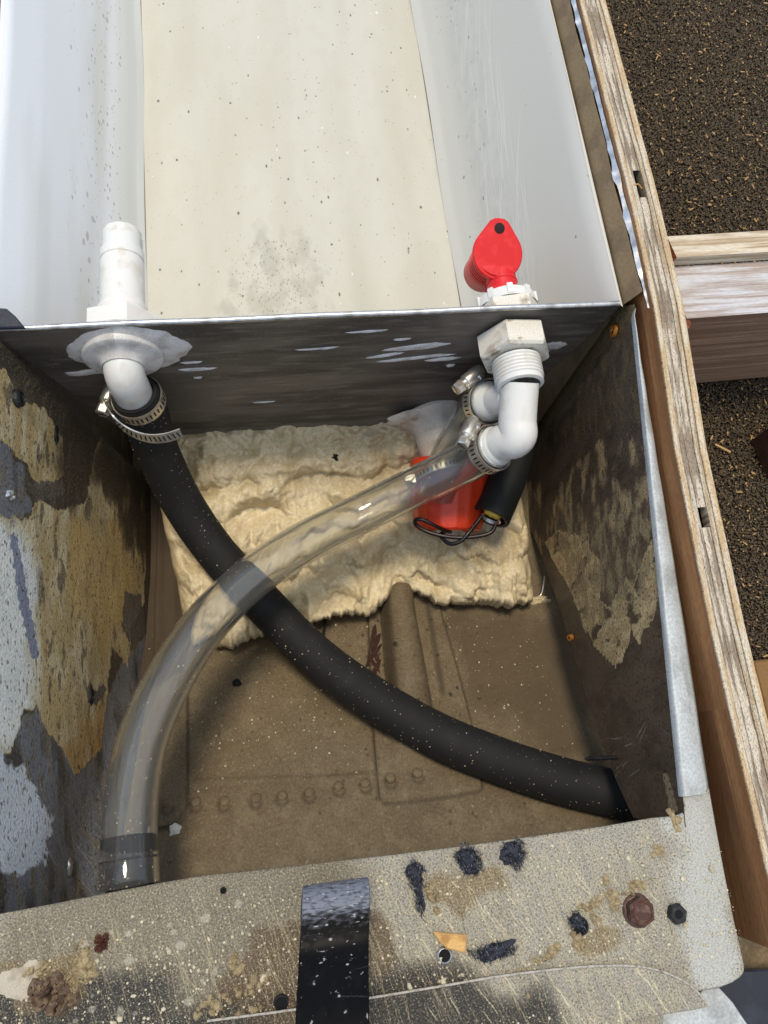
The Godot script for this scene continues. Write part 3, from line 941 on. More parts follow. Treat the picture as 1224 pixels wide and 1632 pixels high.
	g.tube(smooth([Vector3(0.2037, -0.188, -0.2204), Vector3(0.196, -0.189, -0.2123), Vector3(0.1865, -0.189, -0.2028), Vector3(0.1787, -0.192, -0.1962), Vector3(0.1693, -0.196, -0.1947), Vector3(0.1633, -0.2, -0.1997), Vector3(0.1604, -0.204, -0.208), Vector3(0.169, -0.21, -0.2126)], 7), 0.0022, 10)
	part("black_wire", g, mat(Color(0.02, 0.02, 0.02), 0.4), c)
	var tm := TextMesh.new()
	var f := SystemFont.new()
	f.font_names = PackedStringArray(["Droid Sans"])
	tm.font = f
	tm.text = "4 LERO"
	tm.font_size = 16
	tm.pixel_size = 0.00055
	tm.depth = 0.0006
	var to := MeshInstance3D.new()
	to.name = "lettering"
	to.mesh = tm
	to.material_override = mat(Color(0.012, 0.012, 0.012), 0.4)
	var fwd: Vector3 = (sp[2] - sp[10]).normalized()
	var up: Vector3 = (Vector3(0, 0.55, 0) - sp[6]).normalized()
	up = (up - fwd * up.dot(fwd)).normalized()
	to.transform = Transform3D(Basis(fwd, up.cross(fwd), up), sp[5] + up * 0.0200 - s1)
	c.add_child(to, true)

# ---------------------------------------------------------------- spray foam
func build_foam() -> void:
	var ex := [-0.125, -0.105, -0.07, -0.045, -0.005, 0.055, 0.083, 0.098, 0.115, 0.13, 0.152, 0.166, 0.19, 0.225, 0.25, 0.275, 0.29]
	var ez := [-0.150, -0.133, -0.128, -0.137, -0.147, -0.158, -0.152, -0.162, -0.177, -0.180, -0.172, -0.158, -0.154, -0.150, -0.147, -0.150, -0.165]
	var n1 := FastNoiseLite.new()
	n1.seed = 5; n1.frequency = 1.0; n1.fractal_octaves = 2
	var n2 := FastNoiseLite.new()
	n2.seed = 8; n2.frequency = 1.0; n2.noise_type = FastNoiseLite.TYPE_CELLULAR; n2.fractal_type = FastNoiseLite.FRACTAL_NONE
	n2.cellular_return_type = FastNoiseLite.RETURN_DISTANCE
	var n3 := FastNoiseLite.new()
	n3.seed = 11; n3.frequency = 1.0; n3.fractal_octaves = 3
	var rows := []
	var NS := 250
	var NT := 150
	for i in NS + 1:
		var s := float(i) / NS
		var row := PackedVector3Array()
		for j in NT + 1:
			var t := float(j) / NT
			var xt := lerpf(-0.150, 0.275, s)
			var xb := lerpf(-0.118, 0.283, s)
			var x := lerpf(xt, xb, t)
			var zb := interp(x, ex, ez) + 0.004 * n1.get_noise_2d(x * 90.0, 3.0) + 0.003 * n3.get_noise_2d(x * 220.0, 8.0)
			var a := Vector3(x, -0.246, -0.372)
			var b := Vector3(x, hull_y(zb), zb)
			var p := a.lerp(b, t)
			var lip := 1.0
			if t > 0.90: lip = sqrt(maxf(0.0, 1.0 - pow((t - 0.90) / 0.10, 2.0)))
			var e := minf(s, 1.0 - s)
			if e < 0.04: lip *= sqrt(maxf(0.0, 1.0 - pow((0.04 - e) / 0.04, 2.0)))
			var wx := x + 0.010 * n1.get_noise_2d(x * 30.0, t * 6.0)
			var wt := t + 0.05 * n1.get_noise_2d(x * 22.0 + 40.0, t * 5.0)
			var rope := 1.0 - absf(n1.get_noise_2d(wx * 5.0, wt * 5.0)) * 2.0
			var big := n1.get_noise_2d(wx * 8.0 + 9.0, wt * 3.2 + 20.0)
			var ux := wx + 0.006 * n1.get_noise_2d(x * 70.0 + 5.0, t * 18.0)
			var ut := wt + 0.03 * n1.get_noise_2d(x * 60.0 + 25.0, t * 16.0)
			var hh := 0.0
			for q in 7:
				var tk := (q + 0.4) / 6.6 + 0.055 * n1.get_noise_2d(x * 16.0 + q * 13.0, q * 7.0) + 0.02 * n1.get_noise_2d(x * 50.0 + q * 31.0, q * 3.0)
				var rk := 0.085 + 0.045 * n1.get_noise_2d(x * 22.0 + q * 17.0, q * 5.0 + 40.0)
				var hk := 0.017 * (1.0 + 0.5 * n1.get_noise_2d(x * 30.0 + q * 11.0, 60.0)) * sqrt(maxf(0.0, 1.0 - pow((t - tk) / maxf(rk, 0.03), 2.0)))
				hh = 0.5 * (hh + hk + sqrt((hh - hk) * (hh - hk) + 0.000012))
			var bub := 1.0 - pow(clampf(n2.get_noise_2d(ux * 30.0, ut * 11.0) + 1.0, 0.0, 1.0), 2.2)
			var bub2 := 1.0 - pow(clampf(n2.get_noise_2d(ux * 95.0 + 50.0, ut * 27.0) + 1.0, 0.0, 1.0), 2.2)
			var top := smoothstep(0.45, 0.05, t)
			var fine := n3.get_noise_2d(wx * 60.0, wt * 20.0)
			var amt := 0.010 + hh + 0.008 * smoothstep(0.4, 0.85, t) + 0.009 * big + 0.0060 * bub * (0.4 + 0.6 * smoothstep(-0.2, 0.3, n1.get_noise_2d(x * 14.0 + 70.0, t * 5.0))) + 0.0034 * bub2 * (0.4 + 0.6 * top + 0.5 * smoothstep(0.0, 0.4, n1.get_noise_2d(x * 12.0, t * 4.0 + 90.0))) + (0.0008 + 0.003 * top) * fine
			p += Vector3(0, 0.86, 0.5) * amt * lip
			if t >= 0.999 or e < 0.0001: p.y = minf(p.y, lerpf(a.y, b.y, t) - 0.002)
			row.append(p)
		rows.append(row)
	var g := Geo.new()
	g.grid(rows)
	if g.N[g.N.size() / 2].y < 0:
		for k in g.N.size(): g.N[k] = -g.N[k]
		for k in range(0, g.I.size(), 3):
			var sw := g.I[k + 1]
			g.I[k + 1] = g.I[k + 2]
			g.I[k + 2] = sw
	single("spray_foam", g, M.foam, "lumpy cream expanding foam filling the gap under the tank", "foam")
	# a dark plug of sealant in it
	g = Geo.new()
	g.lump(0.0055, 0.0045, 0.004, 3, Transform3D(axis_xf(Vector3.ZERO, Vector3(0, 0.8, 0.6)).basis, Vector3(0.0612, -0.236, -0.3154)), 0.7, 5, 18)
	single("dark_plug", g, M.rubber, "small dark lump stuck in the cream foam near its top", "debris")

# ---------------------------------------------------------------- hull
func residue(t: Tex, sd: int, mask: PackedByteArray, base: Color, hi: Color, rag := 0.75) -> void:
	var edge := Tex.comb(Tex.comb(mask, t.noise(sd, 0.03, 5), rag), t.noise(sd + 30, 0.12, 3, 1.0, 1.0), 0.35)
	t.layer(edge, 0.44, 0.58, base, 0.97, 55, 0.92)
	var inner := Tex.both(edge, t.noise(sd + 1, 0.045, 5, 1.0, 1.8))
	t.layer(inner, 0.42, 0.62, hi, 0.85, 20)

func build_left_side() -> void:
	var t := Tex.new(826, 506, Color(0.27, 0.235, 0.185), 0.55)
	# bare grey metal low and near the bow, brown grime above
	t.layer(Tex.comb(t.poly([[Vector2(0.627, 0.054), Vector2(0.627, 0.17), Vector2(0.567, 0.304), Vector2(0.636, 0.478), Vector2(0.452, 0.844), Vector2(0.42, 1.08), Vector2(0.91, 0.929), Vector2(0.811, 0.082)], [Vector2(0.294, 0.003), Vector2(0.262, 0.125), Vector2(0.276, 0.225), Vector2(0.319, 0.25), Vector2(0.353, 0.233), Vector2(0.402, 0.019)]], 16), t.noise(40, 0.02, 4), 0.4), 0.42, 0.6, Color(0.43, 0.44, 0.465), 0.95, 0, 0.30)  # bluish tint of the grey stands in for sky sheen on the metal
	t.layer(t.noise(41, 0.02, 5, 2.5, 1.0), 0.5, 0.85, Color(0.17, 0.15, 0.12), 0.7, -15, 0.6)
	t.layer(t.noise(42, 0.06, 5, 3.0, 1.0), 0.5, 0.8, Color(0.45, 0.39, 0.27), 0.55, 15, 0.8)
	var tan := Color(0.66, 0.57, 0.38)
	var pale := Color(0.78, 0.73, 0.60)
	var main := t.poly([[Vector2(0.381, 0.016), Vector2(0.344, 0.245), Vector2(0.308, 0.287), Vector2(0.303, 0.399), Vector2(0.264, 0.527), Vector2(0.179, 0.57), Vector2(0.061, 0.63), Vector2(-0.027, 0.907), Vector2(0.124, 0.963), Vector2(0.376, 0.928), Vector2(0.434, 0.826), Vector2(0.503, 0.795), Vector2(0.476, 0.698), Vector2(0.52, 0.665), Vector2(0.592, 0.63), Vector2(0.632, 0.598), Vector2(0.668, 0.449), Vector2(0.636, 0.404), Vector2(0.616, 0.347), Vector2(0.581, 0.292), Vector2(0.584, 0.244), Vector2(0.613, 0.212), Vector2(0.637, 0.171), Vector2(0.642, 0.056)], [Vector2(0.219, -0.009), Vector2(0.16, 0.132), Vector2(0.191, 0.191), Vector2(0.169, 0.299), Vector2(0.192, 0.393), Vector2(0.248, 0.409), Vector2(0.298, 0.286), Vector2(0.268, 0.224), Vector2(0.267, 0.126), Vector2(0.294, 0.003)]], 6)
	var edge := Tex.comb(Tex.comb(main, t.noise(44, 0.03, 5, 1.6, 1.0), 0.6), t.noise(74, 0.14, 3, 2.0, 1.0), 0.35)
	t.layer(edge, 0.44, 0.58, tan, 0.97, 55, 0.92)
	t.layer(Tex.both(edge, t.noise(45, 0.03, 5, 3.0, 1.0)), 0.35, 0.75, pale, 0.75, 20)
	# dark oily grime over the upper part, towards the tank
	t.layer(Tex.comb(t.poly([[Vector2(0.055, 0.369), Vector2(-0.123, 1.05), Vector2(0.298, 0.982), Vector2(0.282, 0.781), Vector2(0.247, 0.61), Vector2(0.306, 0.465), Vector2(0.251, 0.396)]], 60), t.noise(47, 0.02, 5, 2.2, 1.0), 0.9), 0.45, 0.85, Color(0.25, 0.205, 0.14), 0.88, -30, 0.6)
	t.layer(Tex.both(edge, t.noise(46, 0.035, 5, 2.6, 1.0)), 0.60, 0.72, Color(0.30, 0.26, 0.19), 0.7, -40, 0.7)
	# bleached towards the outside
	t.layer(Tex.both(edge, Tex.comb(t.poly([[Vector2(0.395, -0.019), Vector2(0.352, 0.259), Vector2(0.477, 0.337), Vector2(0.566, 0.33), Vector2(0.627, 0.26), Vector2(0.633, 0.02)]], 70), t.noise(48, 0.03, 5, 2.2, 1.0), 0.5)), 0.2, 0.75, Color(0.85, 0.86, 0.83), 0.92, 20)
	t.layer(Tex.both(edge, Tex.comb(t.poly([[Vector2(0.646, 0.336), Vector2(0.607, 0.452), Vector2(0.565, 0.612), Vector2(0.591, 0.668), Vector2(0.646, 0.612), Vector2(0.675, 0.42)]], 24), t.noise(49, 0.07, 4), 1.0)), 0.35, 0.95, Color(0.63, 0.45, 0.22), 0.6)
	t.layer(Tex.both(edge, Tex.comb(t.poly([[Vector2(0.312, 0.432), Vector2(0.259, 0.782), Vector2(0.385, 0.847), Vector2(0.487, 0.649), Vector2(0.432, 0.438)]], 40), t.noise(58, 0.03, 4, 2.0, 1.0), 0.6)), 0.35, 0.8, Color(0.70, 0.58, 0.34), 0.7)
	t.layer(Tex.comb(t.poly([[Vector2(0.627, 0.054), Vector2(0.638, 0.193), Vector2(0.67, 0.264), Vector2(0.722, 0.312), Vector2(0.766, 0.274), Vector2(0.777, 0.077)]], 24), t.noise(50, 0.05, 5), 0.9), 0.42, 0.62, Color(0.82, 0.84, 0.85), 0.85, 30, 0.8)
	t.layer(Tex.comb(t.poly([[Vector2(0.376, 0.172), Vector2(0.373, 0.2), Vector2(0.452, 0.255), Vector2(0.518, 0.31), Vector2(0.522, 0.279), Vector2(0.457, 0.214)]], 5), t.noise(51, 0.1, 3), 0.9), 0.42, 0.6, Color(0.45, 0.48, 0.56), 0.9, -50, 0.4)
	t.layer(Tex.comb(t.poly([[Vector2(0.372, 0.778), Vector2(0.368, 0.903), Vector2(0.423, 0.924), Vector2(0.473, 0.843), Vector2(0.438, 0.753)], [Vector2(0.557, 0.541), Vector2(0.536, 0.63), Vector2(0.547, 0.649), Vector2(0.571, 0.576)], [Vector2(0.298, 0.227), Vector2(0.257, 0.397), Vector2(0.277, 0.411), Vector2(0.313, 0.282)]], 6), t.noise(52, 0.08, 3), 0.6), 0.5, 0.6, Color(0.33, 0.30, 0.26), 0.9, -40)
	t.layer(t.noise(53, 0.16, 3, 1.5, 1.0), 0.70, 0.82, Color(0.17, 0.145, 0.11), 0.6, -40)
	t.layer(t.noise(54, 0.25, 2), 0.64, 0.85, Color(0.86, 0.83, 0.74), 0.35, 20)
	t.shade(t.noise(55, 0.30, 3), 0.14, 40)
	t.scratches(rng, 200, 15, 120, 0.1, 0.5, Color(0.72, 0.68, 0.58), 0.35)
	t.scratches(rng, 90, 10, 60, 0.1, 0.8, Color(0.20, 0.17, 0.13), 0.4)
	t.scratches(rng, 60, 20, 90, 0.7, 0.3, Color(0.80, 0.80, 0.80), 0.45, Rect2(0.7, 0.2, 0.3, 0.6))
	var rows := []
	var nz := FastNoiseLite.new()
	nz.seed = 2; nz.frequency = 7.0
	for i in 63:
		var z := lerpf(-0.42, 0.20, i / 62.0)
		var row := PackedVector3Array()
		for j in 39:
			var y := lerpf(minf(lerpf(-0.03, 0.04, smoothstep(-0.375, -0.315, z)), lerpf(0.012, -0.006, smoothstep(0.03, 0.065, z)) if z > 0.03 else lerpf(0.04, 0.012, smoothstep(-0.1, 0.03, z))), -0.34, j / 38.0)
			var fl := hull_y(z)
			row.append(Vector3(left_x(y) - 0.02 * smoothstep(-0.343, -0.353, z) + 0.0018 * nz.get_noise_2d(z, y) + 0.018 * pow(smoothstep(fl + 0.07, fl - 0.01, y), 2.0) * smoothstep(-0.12, 0.02, z), y, z))
		rows.append(row)
	var g := Geo.new()
	g.grid(rows)
	if g.N[600].x < 0:
		for k in g.N.size(): g.N[k] = -g.N[k]
		for k in range(0, g.I.size(), 3):
			var sw := g.I[k + 1]
			g.I[k + 1] = g.I[k + 2]
			g.I[k + 2] = sw
	var o := thing("hull_side", "scraped metal hull side with tan glue patches, lit bluish towards the front", "hull side", Vector3(-0.19, -0.2, -0.1))
	part("side_sheet", g, t.material(true, 0.16), o)
	g = Geo.new()
	g.prism([Vector2(-0.42, -1.3), Vector2(-0.229, -1.3), Vector2(-0.229, -0.36), Vector2(-0.222, -0.30), Vector2(-0.219, 0.03), Vector2(-0.219, 0.072), Vector2(-0.42, 0.072)], -0.001, 0.0015, 0.0008)
	part("gunwale_sheet", g, M.grey_paint, o)
	g = Geo.new()
	g.prism([Vector2(-0.2299, -0.368), Vector2(-0.2063, -0.3641), Vector2(-0.1994, -0.3569), Vector2(-0.192, -0.3463), Vector2(-0.2289, -0.3465)], 0.002, 0.006, 0.001, Transform3D(), true)
	part("corner_tab", g, M.blue_black, o)
	for k in 5:
		var at: Vector3 = [Vector3(-0.2076, -0.0284, -0.3021), Vector3(-0.2081, -0.0247, -0.2177), Vector3(-0.1972, -0.0951, -0.2994), Vector3(-0.1853, -0.1709, -0.0752), Vector3(-0.1913, -0.1326, 0.0619)][k]
		g = Geo.new()
		var xf := axis_xf(at, Vector3(1, 0.156, 0))
		if k == 0:
			g.lathe([Vector2(0.0078, -0.001), Vector2(0.0070, 0.003), Vector2(0.0050, 0.0042), Vector2(0.0042, 0.0022), Vector2(0.0, 0.002)], xf, 24)
			part("bolt_head", g, M.dark_steel, o)
		elif k == 1:
			g.lump(0.0062, 0.0050, 0.0022, 8, xf, 0.7, 5, 24)
			part("torn_rivet", g, M.bare_edge, o)
		else:
			g.lump(0.0040, 0.0085, 0.0012, 12 + k, xf, 0.6, 4, 24)
			part("gouge", g, M.dark_steel if k < 4 else M.bare_edge, o)

func build_right_side() -> void:
	var t := Tex.new(740, 512, Color(0.35, 0.30, 0.24), 0.5)
	t.layer(t.noise(60, 0.02, 5, 1.0, 2.0), 0.45, 0.85, Color(0.25, 0.21, 0.165), 0.8, -15)
	t.layer(t.noise(61, 0.05, 4, 1.0, 2.0), 0.55, 0.8, Color(0.40, 0.335, 0.26), 0.6, 10)
	var tan := Color(0.70, 0.60, 0.42)
	var main := t.poly([[Vector2(0.408, 0.778), Vector2(0.408, 0.637), Vector2(0.455, 0.459), Vector2(0.46, 0.401), Vector2(0.495, 0.401), Vector2(0.522, 0.33), Vector2(0.576, 0.332), Vector2(0.597, 0.351), Vector2(0.618, 0.284), Vector2(0.604, 0.24), Vector2(0.595, 0.206), Vector2(0.605, 0.186), Vector2(0.578, 0.178), Vector2(0.605, 0.136), Vector2(0.569, 0.076), Vector2(0.547, 0.013), Vector2(0.563, -0.022), Vector2(0.596, -0.017), Vector2(0.636, 0.013), Vector2(0.671, 0.055), Vector2(0.681, 0.111), Vector2(0.703, 0.124), Vector2(0.679, 0.155), Vector2(0.659, 0.152), Vector2(0.69, 0.183), Vector2(0.717, 0.235), Vector2(0.721, 0.275), Vector2(0.698, 0.337), Vector2(0.676, 0.405), Vector2(0.65, 0.43), Vector2(0.636, 0.479), Vector2(0.591, 0.517), Vector2(0.526, 0.608), Vector2(0.47, 0.695)]], 5)
	residue(t, 63, main, tan, Color(0.78, 0.69, 0.50), 0.45)
	t.layer(Tex.both(main, t.noise(65, 0.025, 5, 1.0, 2.0)), 0.62, 0.74, Color(0.25, 0.205, 0.16), 0.85, -40, 0.5)
	var up := t.poly([[Vector2(0.277, 0.667), Vector2(0.273, 0.379), Vector2(0.347, 0.093), Vector2(0.395, -0.031), Vector2(0.557, -0.03), Vector2(0.502, 0.14), Vector2(0.467, 0.432), Vector2(0.4, 0.697)], [Vector2(0.135, 1.29), Vector2(0.244, 0.795), Vector2(0.429, 0.77), Vector2(0.521, 0.932), Vector2(0.188, 1.3)]], 30)
	t.layer(Tex.both(t.poly([[Vector2(0.377, 0.812), Vector2(0.395, 0.412), Vector2(0.453, -0.013), Vector2(0.594, -0.024), Vector2(0.674, 0.089), Vector2(0.678, 0.352), Vector2(0.563, 0.618)]], 50), t.noise(59, 0.04, 5, 1.6, 1.0)), 0.32, 0.62, Color(0.60, 0.52, 0.37), 0.9, 15, 0.85)
	var streak := Tex.both(up, t.noise(66, 0.022, 5, 1.5, 1.0))
	t.layer(streak, 0.45, 0.72, tan, 0.8, 40, 0.9)
	t.layer(Tex.both(t.poly([[Vector2(-0.022, 0.808), Vector2(0.206, -0.057), Vector2(0.395, -0.031), Vector2(0.254, 0.538), Vector2(0.164, 1.1)]], 40), t.noise(67, 0.04, 5, 3.0, 1.0)), 0.55, 0.68, Color(0.45, 0.39, 0.27), 0.6, 20)
	t.layer(Tex.comb(t.poly([[Vector2(-1, -1), Vector2(0.24, -1), Vector2(0.20, 0.12), Vector2(0.15, 0.3), Vector2(0.05, 2), Vector2(-1, 2)]], 60), t.noise(68, 0.03, 5), 0.9), 0.35, 0.8, Color(0.50, 0.43, 0.31), 0.9, 5, 0.45)
	t.layer(t.poly([[Vector2(0.889, 0.076), Vector2(0.886, 0.052), Vector2(0.933, 0.023), Vector2(0.942, 0.059)]], 3), 0.3, 0.6, Color(0.60, 0.52, 0.42), 0.9, 20)
	t.layer(t.noise(69, 0.18, 3), 0.68, 0.8, Color(0.10, 0.085, 0.07), 0.7, -40)
	t.shade(t.noise(70, 0.22, 3), 0.15, 30)
	t.scratches(rng, 160, 15, 120, 0.9, 0.9, Color(0.42, 0.38, 0.32), 0.4)
	t.scratches(rng, 12, 20, 60, 1.2, 0.3, Color(0.85, 0.84, 0.8), 0.6, Rect2(0.8, 0.1, 0.15, 0.4))
	t.scratches(rng, 40, 20, 60, 0.8, 0.3, Color(0.75, 0.70, 0.60), 0.5, Rect2(0.0, 0.0, 0.2, 0.3))
	var rows := []
	for i in 73:
		var z := lerpf(-0.40, 0.076, i / 72.0)
		var yb := interp(z, [-0.25, -0.225, -0.108, 0.0, 0.051, 0.076], [-0.345, -0.315, -0.232, -0.155, -0.114, -0.088])
		var row := PackedVector3Array()
		for j in 31:
			var y := lerpf(lerpf(0.0015, -0.02, smoothstep(-0.348, -0.358, z)), yb, j / 30.0)
			row.append(Vector3(right_x(z) + 0.0012 * sin(z * 15.0 + y * 11.0) * smoothstep(0.0, -0.08, y), y, z))
		rows.append(row)
	var g := Geo.new()
	g.grid(rows)
	for k in g.P.size(): g.U[k] = Vector2((g.P[k].z + 0.42) / 0.52, -g.P[k].y / 0.36)
	var o := thing("hull_side", "dark brown hull side on the right with a jagged tan glue patch beside the plywood", "hull side", Vector3(0.29, -0.2, -0.1))
	part("side_sheet", g, t.material(true, 0.14), o)
	# the same sheet goes on behind the tank
	rows = []
	for i in 44:
		var z := lerpf(-1.35, -0.352, i / 43.0)
		var row := PackedVector3Array()
		for y in [0.012, 0.0, -0.012, -0.06, -0.2, -0.34]:
			row.append(Vector3(0.3098 + 0.0115 * smoothstep(-0.012, 0.012, y), y + (0.001 * sin(z * 70.0) + 0.001 * sin(z * 31.0) if y > 0.005 else 0.0), z))
		rows.append(row)
	g = Geo.new()
	g.grid(rows)
	part("upper_sheet", g, M.tan_metal, o)
	# torn bright top edge
	g = Geo.new()
	var nz := FastNoiseLite.new()
	nz.seed = 21; nz.frequency = 30.0
	var ra := PackedVector3Array()
	var rb := PackedVector3Array()
	for i in 150:
		var z := lerpf(-1.35, -0.335, i / 149.0)
		var n := nz.get_noise_1d(z)
		var n2 := nz.get_noise_1d(z * 4.0 + 5.0)
		ra.append(Vector3(0.3228 - 0.0040 * maxf(0.0, n + 0.1) - 0.0015 * n2, 0.0125 + 0.002 * n2, z))
		rb.append(Vector3(0.3258, 0.0150 + 0.002 * n, z))
	g.grid([ra, rb])
	part("torn_edge", g, M.bare_edge, o, "torn bright metal edge along the plywood")
	# fixings
	g = Geo.new()
	var sx := axis_xf(Vector3(0.3168, -0.0403, -0.3458), Vector3(-1, 0, -0.13))
	g.lathe([Vector2(0.0064, 0.0), Vector2(0.0064, 0.002), Vector2(0.005, 0.0032), Vector2(0.0036, 0.0026), Vector2(0.0030, 0.0012), Vector2(0.0, 0.0010)], sx, 24)
	var sc := part("screw_head", g, M.brass, o, "brassy screw head high on the dark side")
	g = Geo.new()
	g.box(Vector3(0.0050, 0.0006, 0.0010), 0.0, Transform3D(sx.basis, sx * Vector3(0, 0.0014, 0)))
	g.box(Vector3(0.0010, 0.0006, 0.0050), 0.0, Transform3D(sx.basis, sx * Vector3(0, 0.0017, 0)))
	part("cross_recess", g, M.hole, sc)
	g = Geo.new()
	var ring := axis_xf(Vector3(0.2792, -0.2002, -0.0869), Vector3(-0.9, 0.3, 0.2))
	g.lathe([Vector2(0.0014, -0.002), Vector2(0.0032, -0.002), Vector2(0.0032, 0.002), Vector2(0.0014, 0.002)], ring, 18)
	part("eyelet", g, M.brass, o, "small brass eyelet at the lower edge")
	g = Geo.new()
	var sp := Vector3(0.2643, -0.1002, 0.029)
	var sq := Vector3(0.2383, -0.1031, 0.0271)
	var tp := [Vector2(0.0, 0.0)]
	var SL := sp.distance_to(sq)
	for k in 16: tp.append_array([Vector2(0.0012, SL * k / 16.0 + 0.0005), Vector2(0.0022, SL * (k + 0.5) / 16.0)])
	tp.append(Vector2(0.0, SL + 0.003))
	g.lathe(tp, axis_xf(sp, sq - sp), 16, 0.9)
	part("screw_shank", g, M.dark_steel, o)
	g = Geo.new()
	g.tube(smooth([Vector3(0.2993, -0.3011, -0.1736), Vector3(0.2978, -0.3067, -0.1643), Vector3(0.2936, -0.3098, -0.1531), Vector3(0.2838, -0.3092, -0.1508)], 5), 0.0012, 8)
	single("bent_nail", g, M.steel, "bent bright nail lying beside the right end of the foam", "nail")
	# rolled aluminium edge that fans out towards the front
	rows = []
	var rz := [-0.342, -0.30, -0.262, -0.15, -0.06, 0.0, 0.057]
	var rw := [0.001, 0.0035, 0.006, 0.0125, 0.0175, 0.020, 0.0225]
	for i in 61:
		var z := lerpf(-0.342, 0.0560, i / 60.0)
		var x0 := right_x(z) - 0.0006
		var wd := interp(z, rz, rw)
		var row := PackedVector3Array()
		row.append(Vector3(x0, -0.004, z))
		for j in 9:
			var f := j / 8.0
			row.append(Vector3(x0 + wd * f, 0.0022 + 0.0010 * sin(PI * minf(f * 1.1, 1.0)) - 0.0035 * f * f + 0.0003 * sin(z * 120.0 + f * 3.0), z))
		row.append(Vector3(x0 + wd + 0.001, -0.020, z))
		rows.append(row)
	g = Geo.new()
	g.grid(rows)
	if g.N[35].y < 0:
		for k in g.N.size(): g.N[k] = -g.N[k]
		for k in range(0, g.I.size(), 3):
			var sw := g.I[k + 1]
			g.I[k + 1] = g.I[k + 2]
			g.I[k + 2] = sw
	single("gunwale_strip", g, M.grey_paint, "pale grey rolled metal edge on top of the right hull side, widening to the front", "metal trim")

func draped(outline_l: Array, outline_r: Array, off: float, nu: int, hump = null) -> Geo:
	# a sheet between two edge lines that follows the hull's bottom
	var l := smooth(outline_l, 6)
	var r := smooth(outline_r, 6)
	var rows := []
	for i in l.size():
		var row := PackedVector3Array()
		for j in nu + 1:
			var f := float(j) / nu
			var p: Vector3 = l[i].lerp(r[i], f)
			var h: float = hump.call(f, float(i) / (l.size() - 1)) if hump != null else 0.0
			var edge := 0.0 if (j == 0 or j == nu or i == 0 or i == l.size() - 1) else off
			row.append(Vector3(p.x, hull_y(p.z) + 0.0006 + edge + h, p.z))
		# doubled border so that the edge is a crisp small step
		row.insert(1, Vector3(row[0].x + 0.0006, row[1].y, row[0].z))
		row.insert(row.size() - 1, Vector3(row[-1].x - 0.0006, row[-2].y, row[-1].z))
		rows.append(row)
	var g := Geo.new()
	g.grid(rows)
	if g.N[g.N.size() / 2].y < 0:
		for k in g.N.size(): g.N[k] = -g.N[k]
		for k in range(0, g.I.size(), 3):
			var sw := g.I[k + 1]
			g.I[k + 1] = g.I[k + 2]
			g.I[k + 2] = sw
	return g

func floor_uv(g: Geo) -> Geo:
	for k in g.P.size(): g.U[k] = Vector2((g.P[k].x + 0.26) / 0.76, (g.P[k].z + 0.45) / 0.75)
	return g

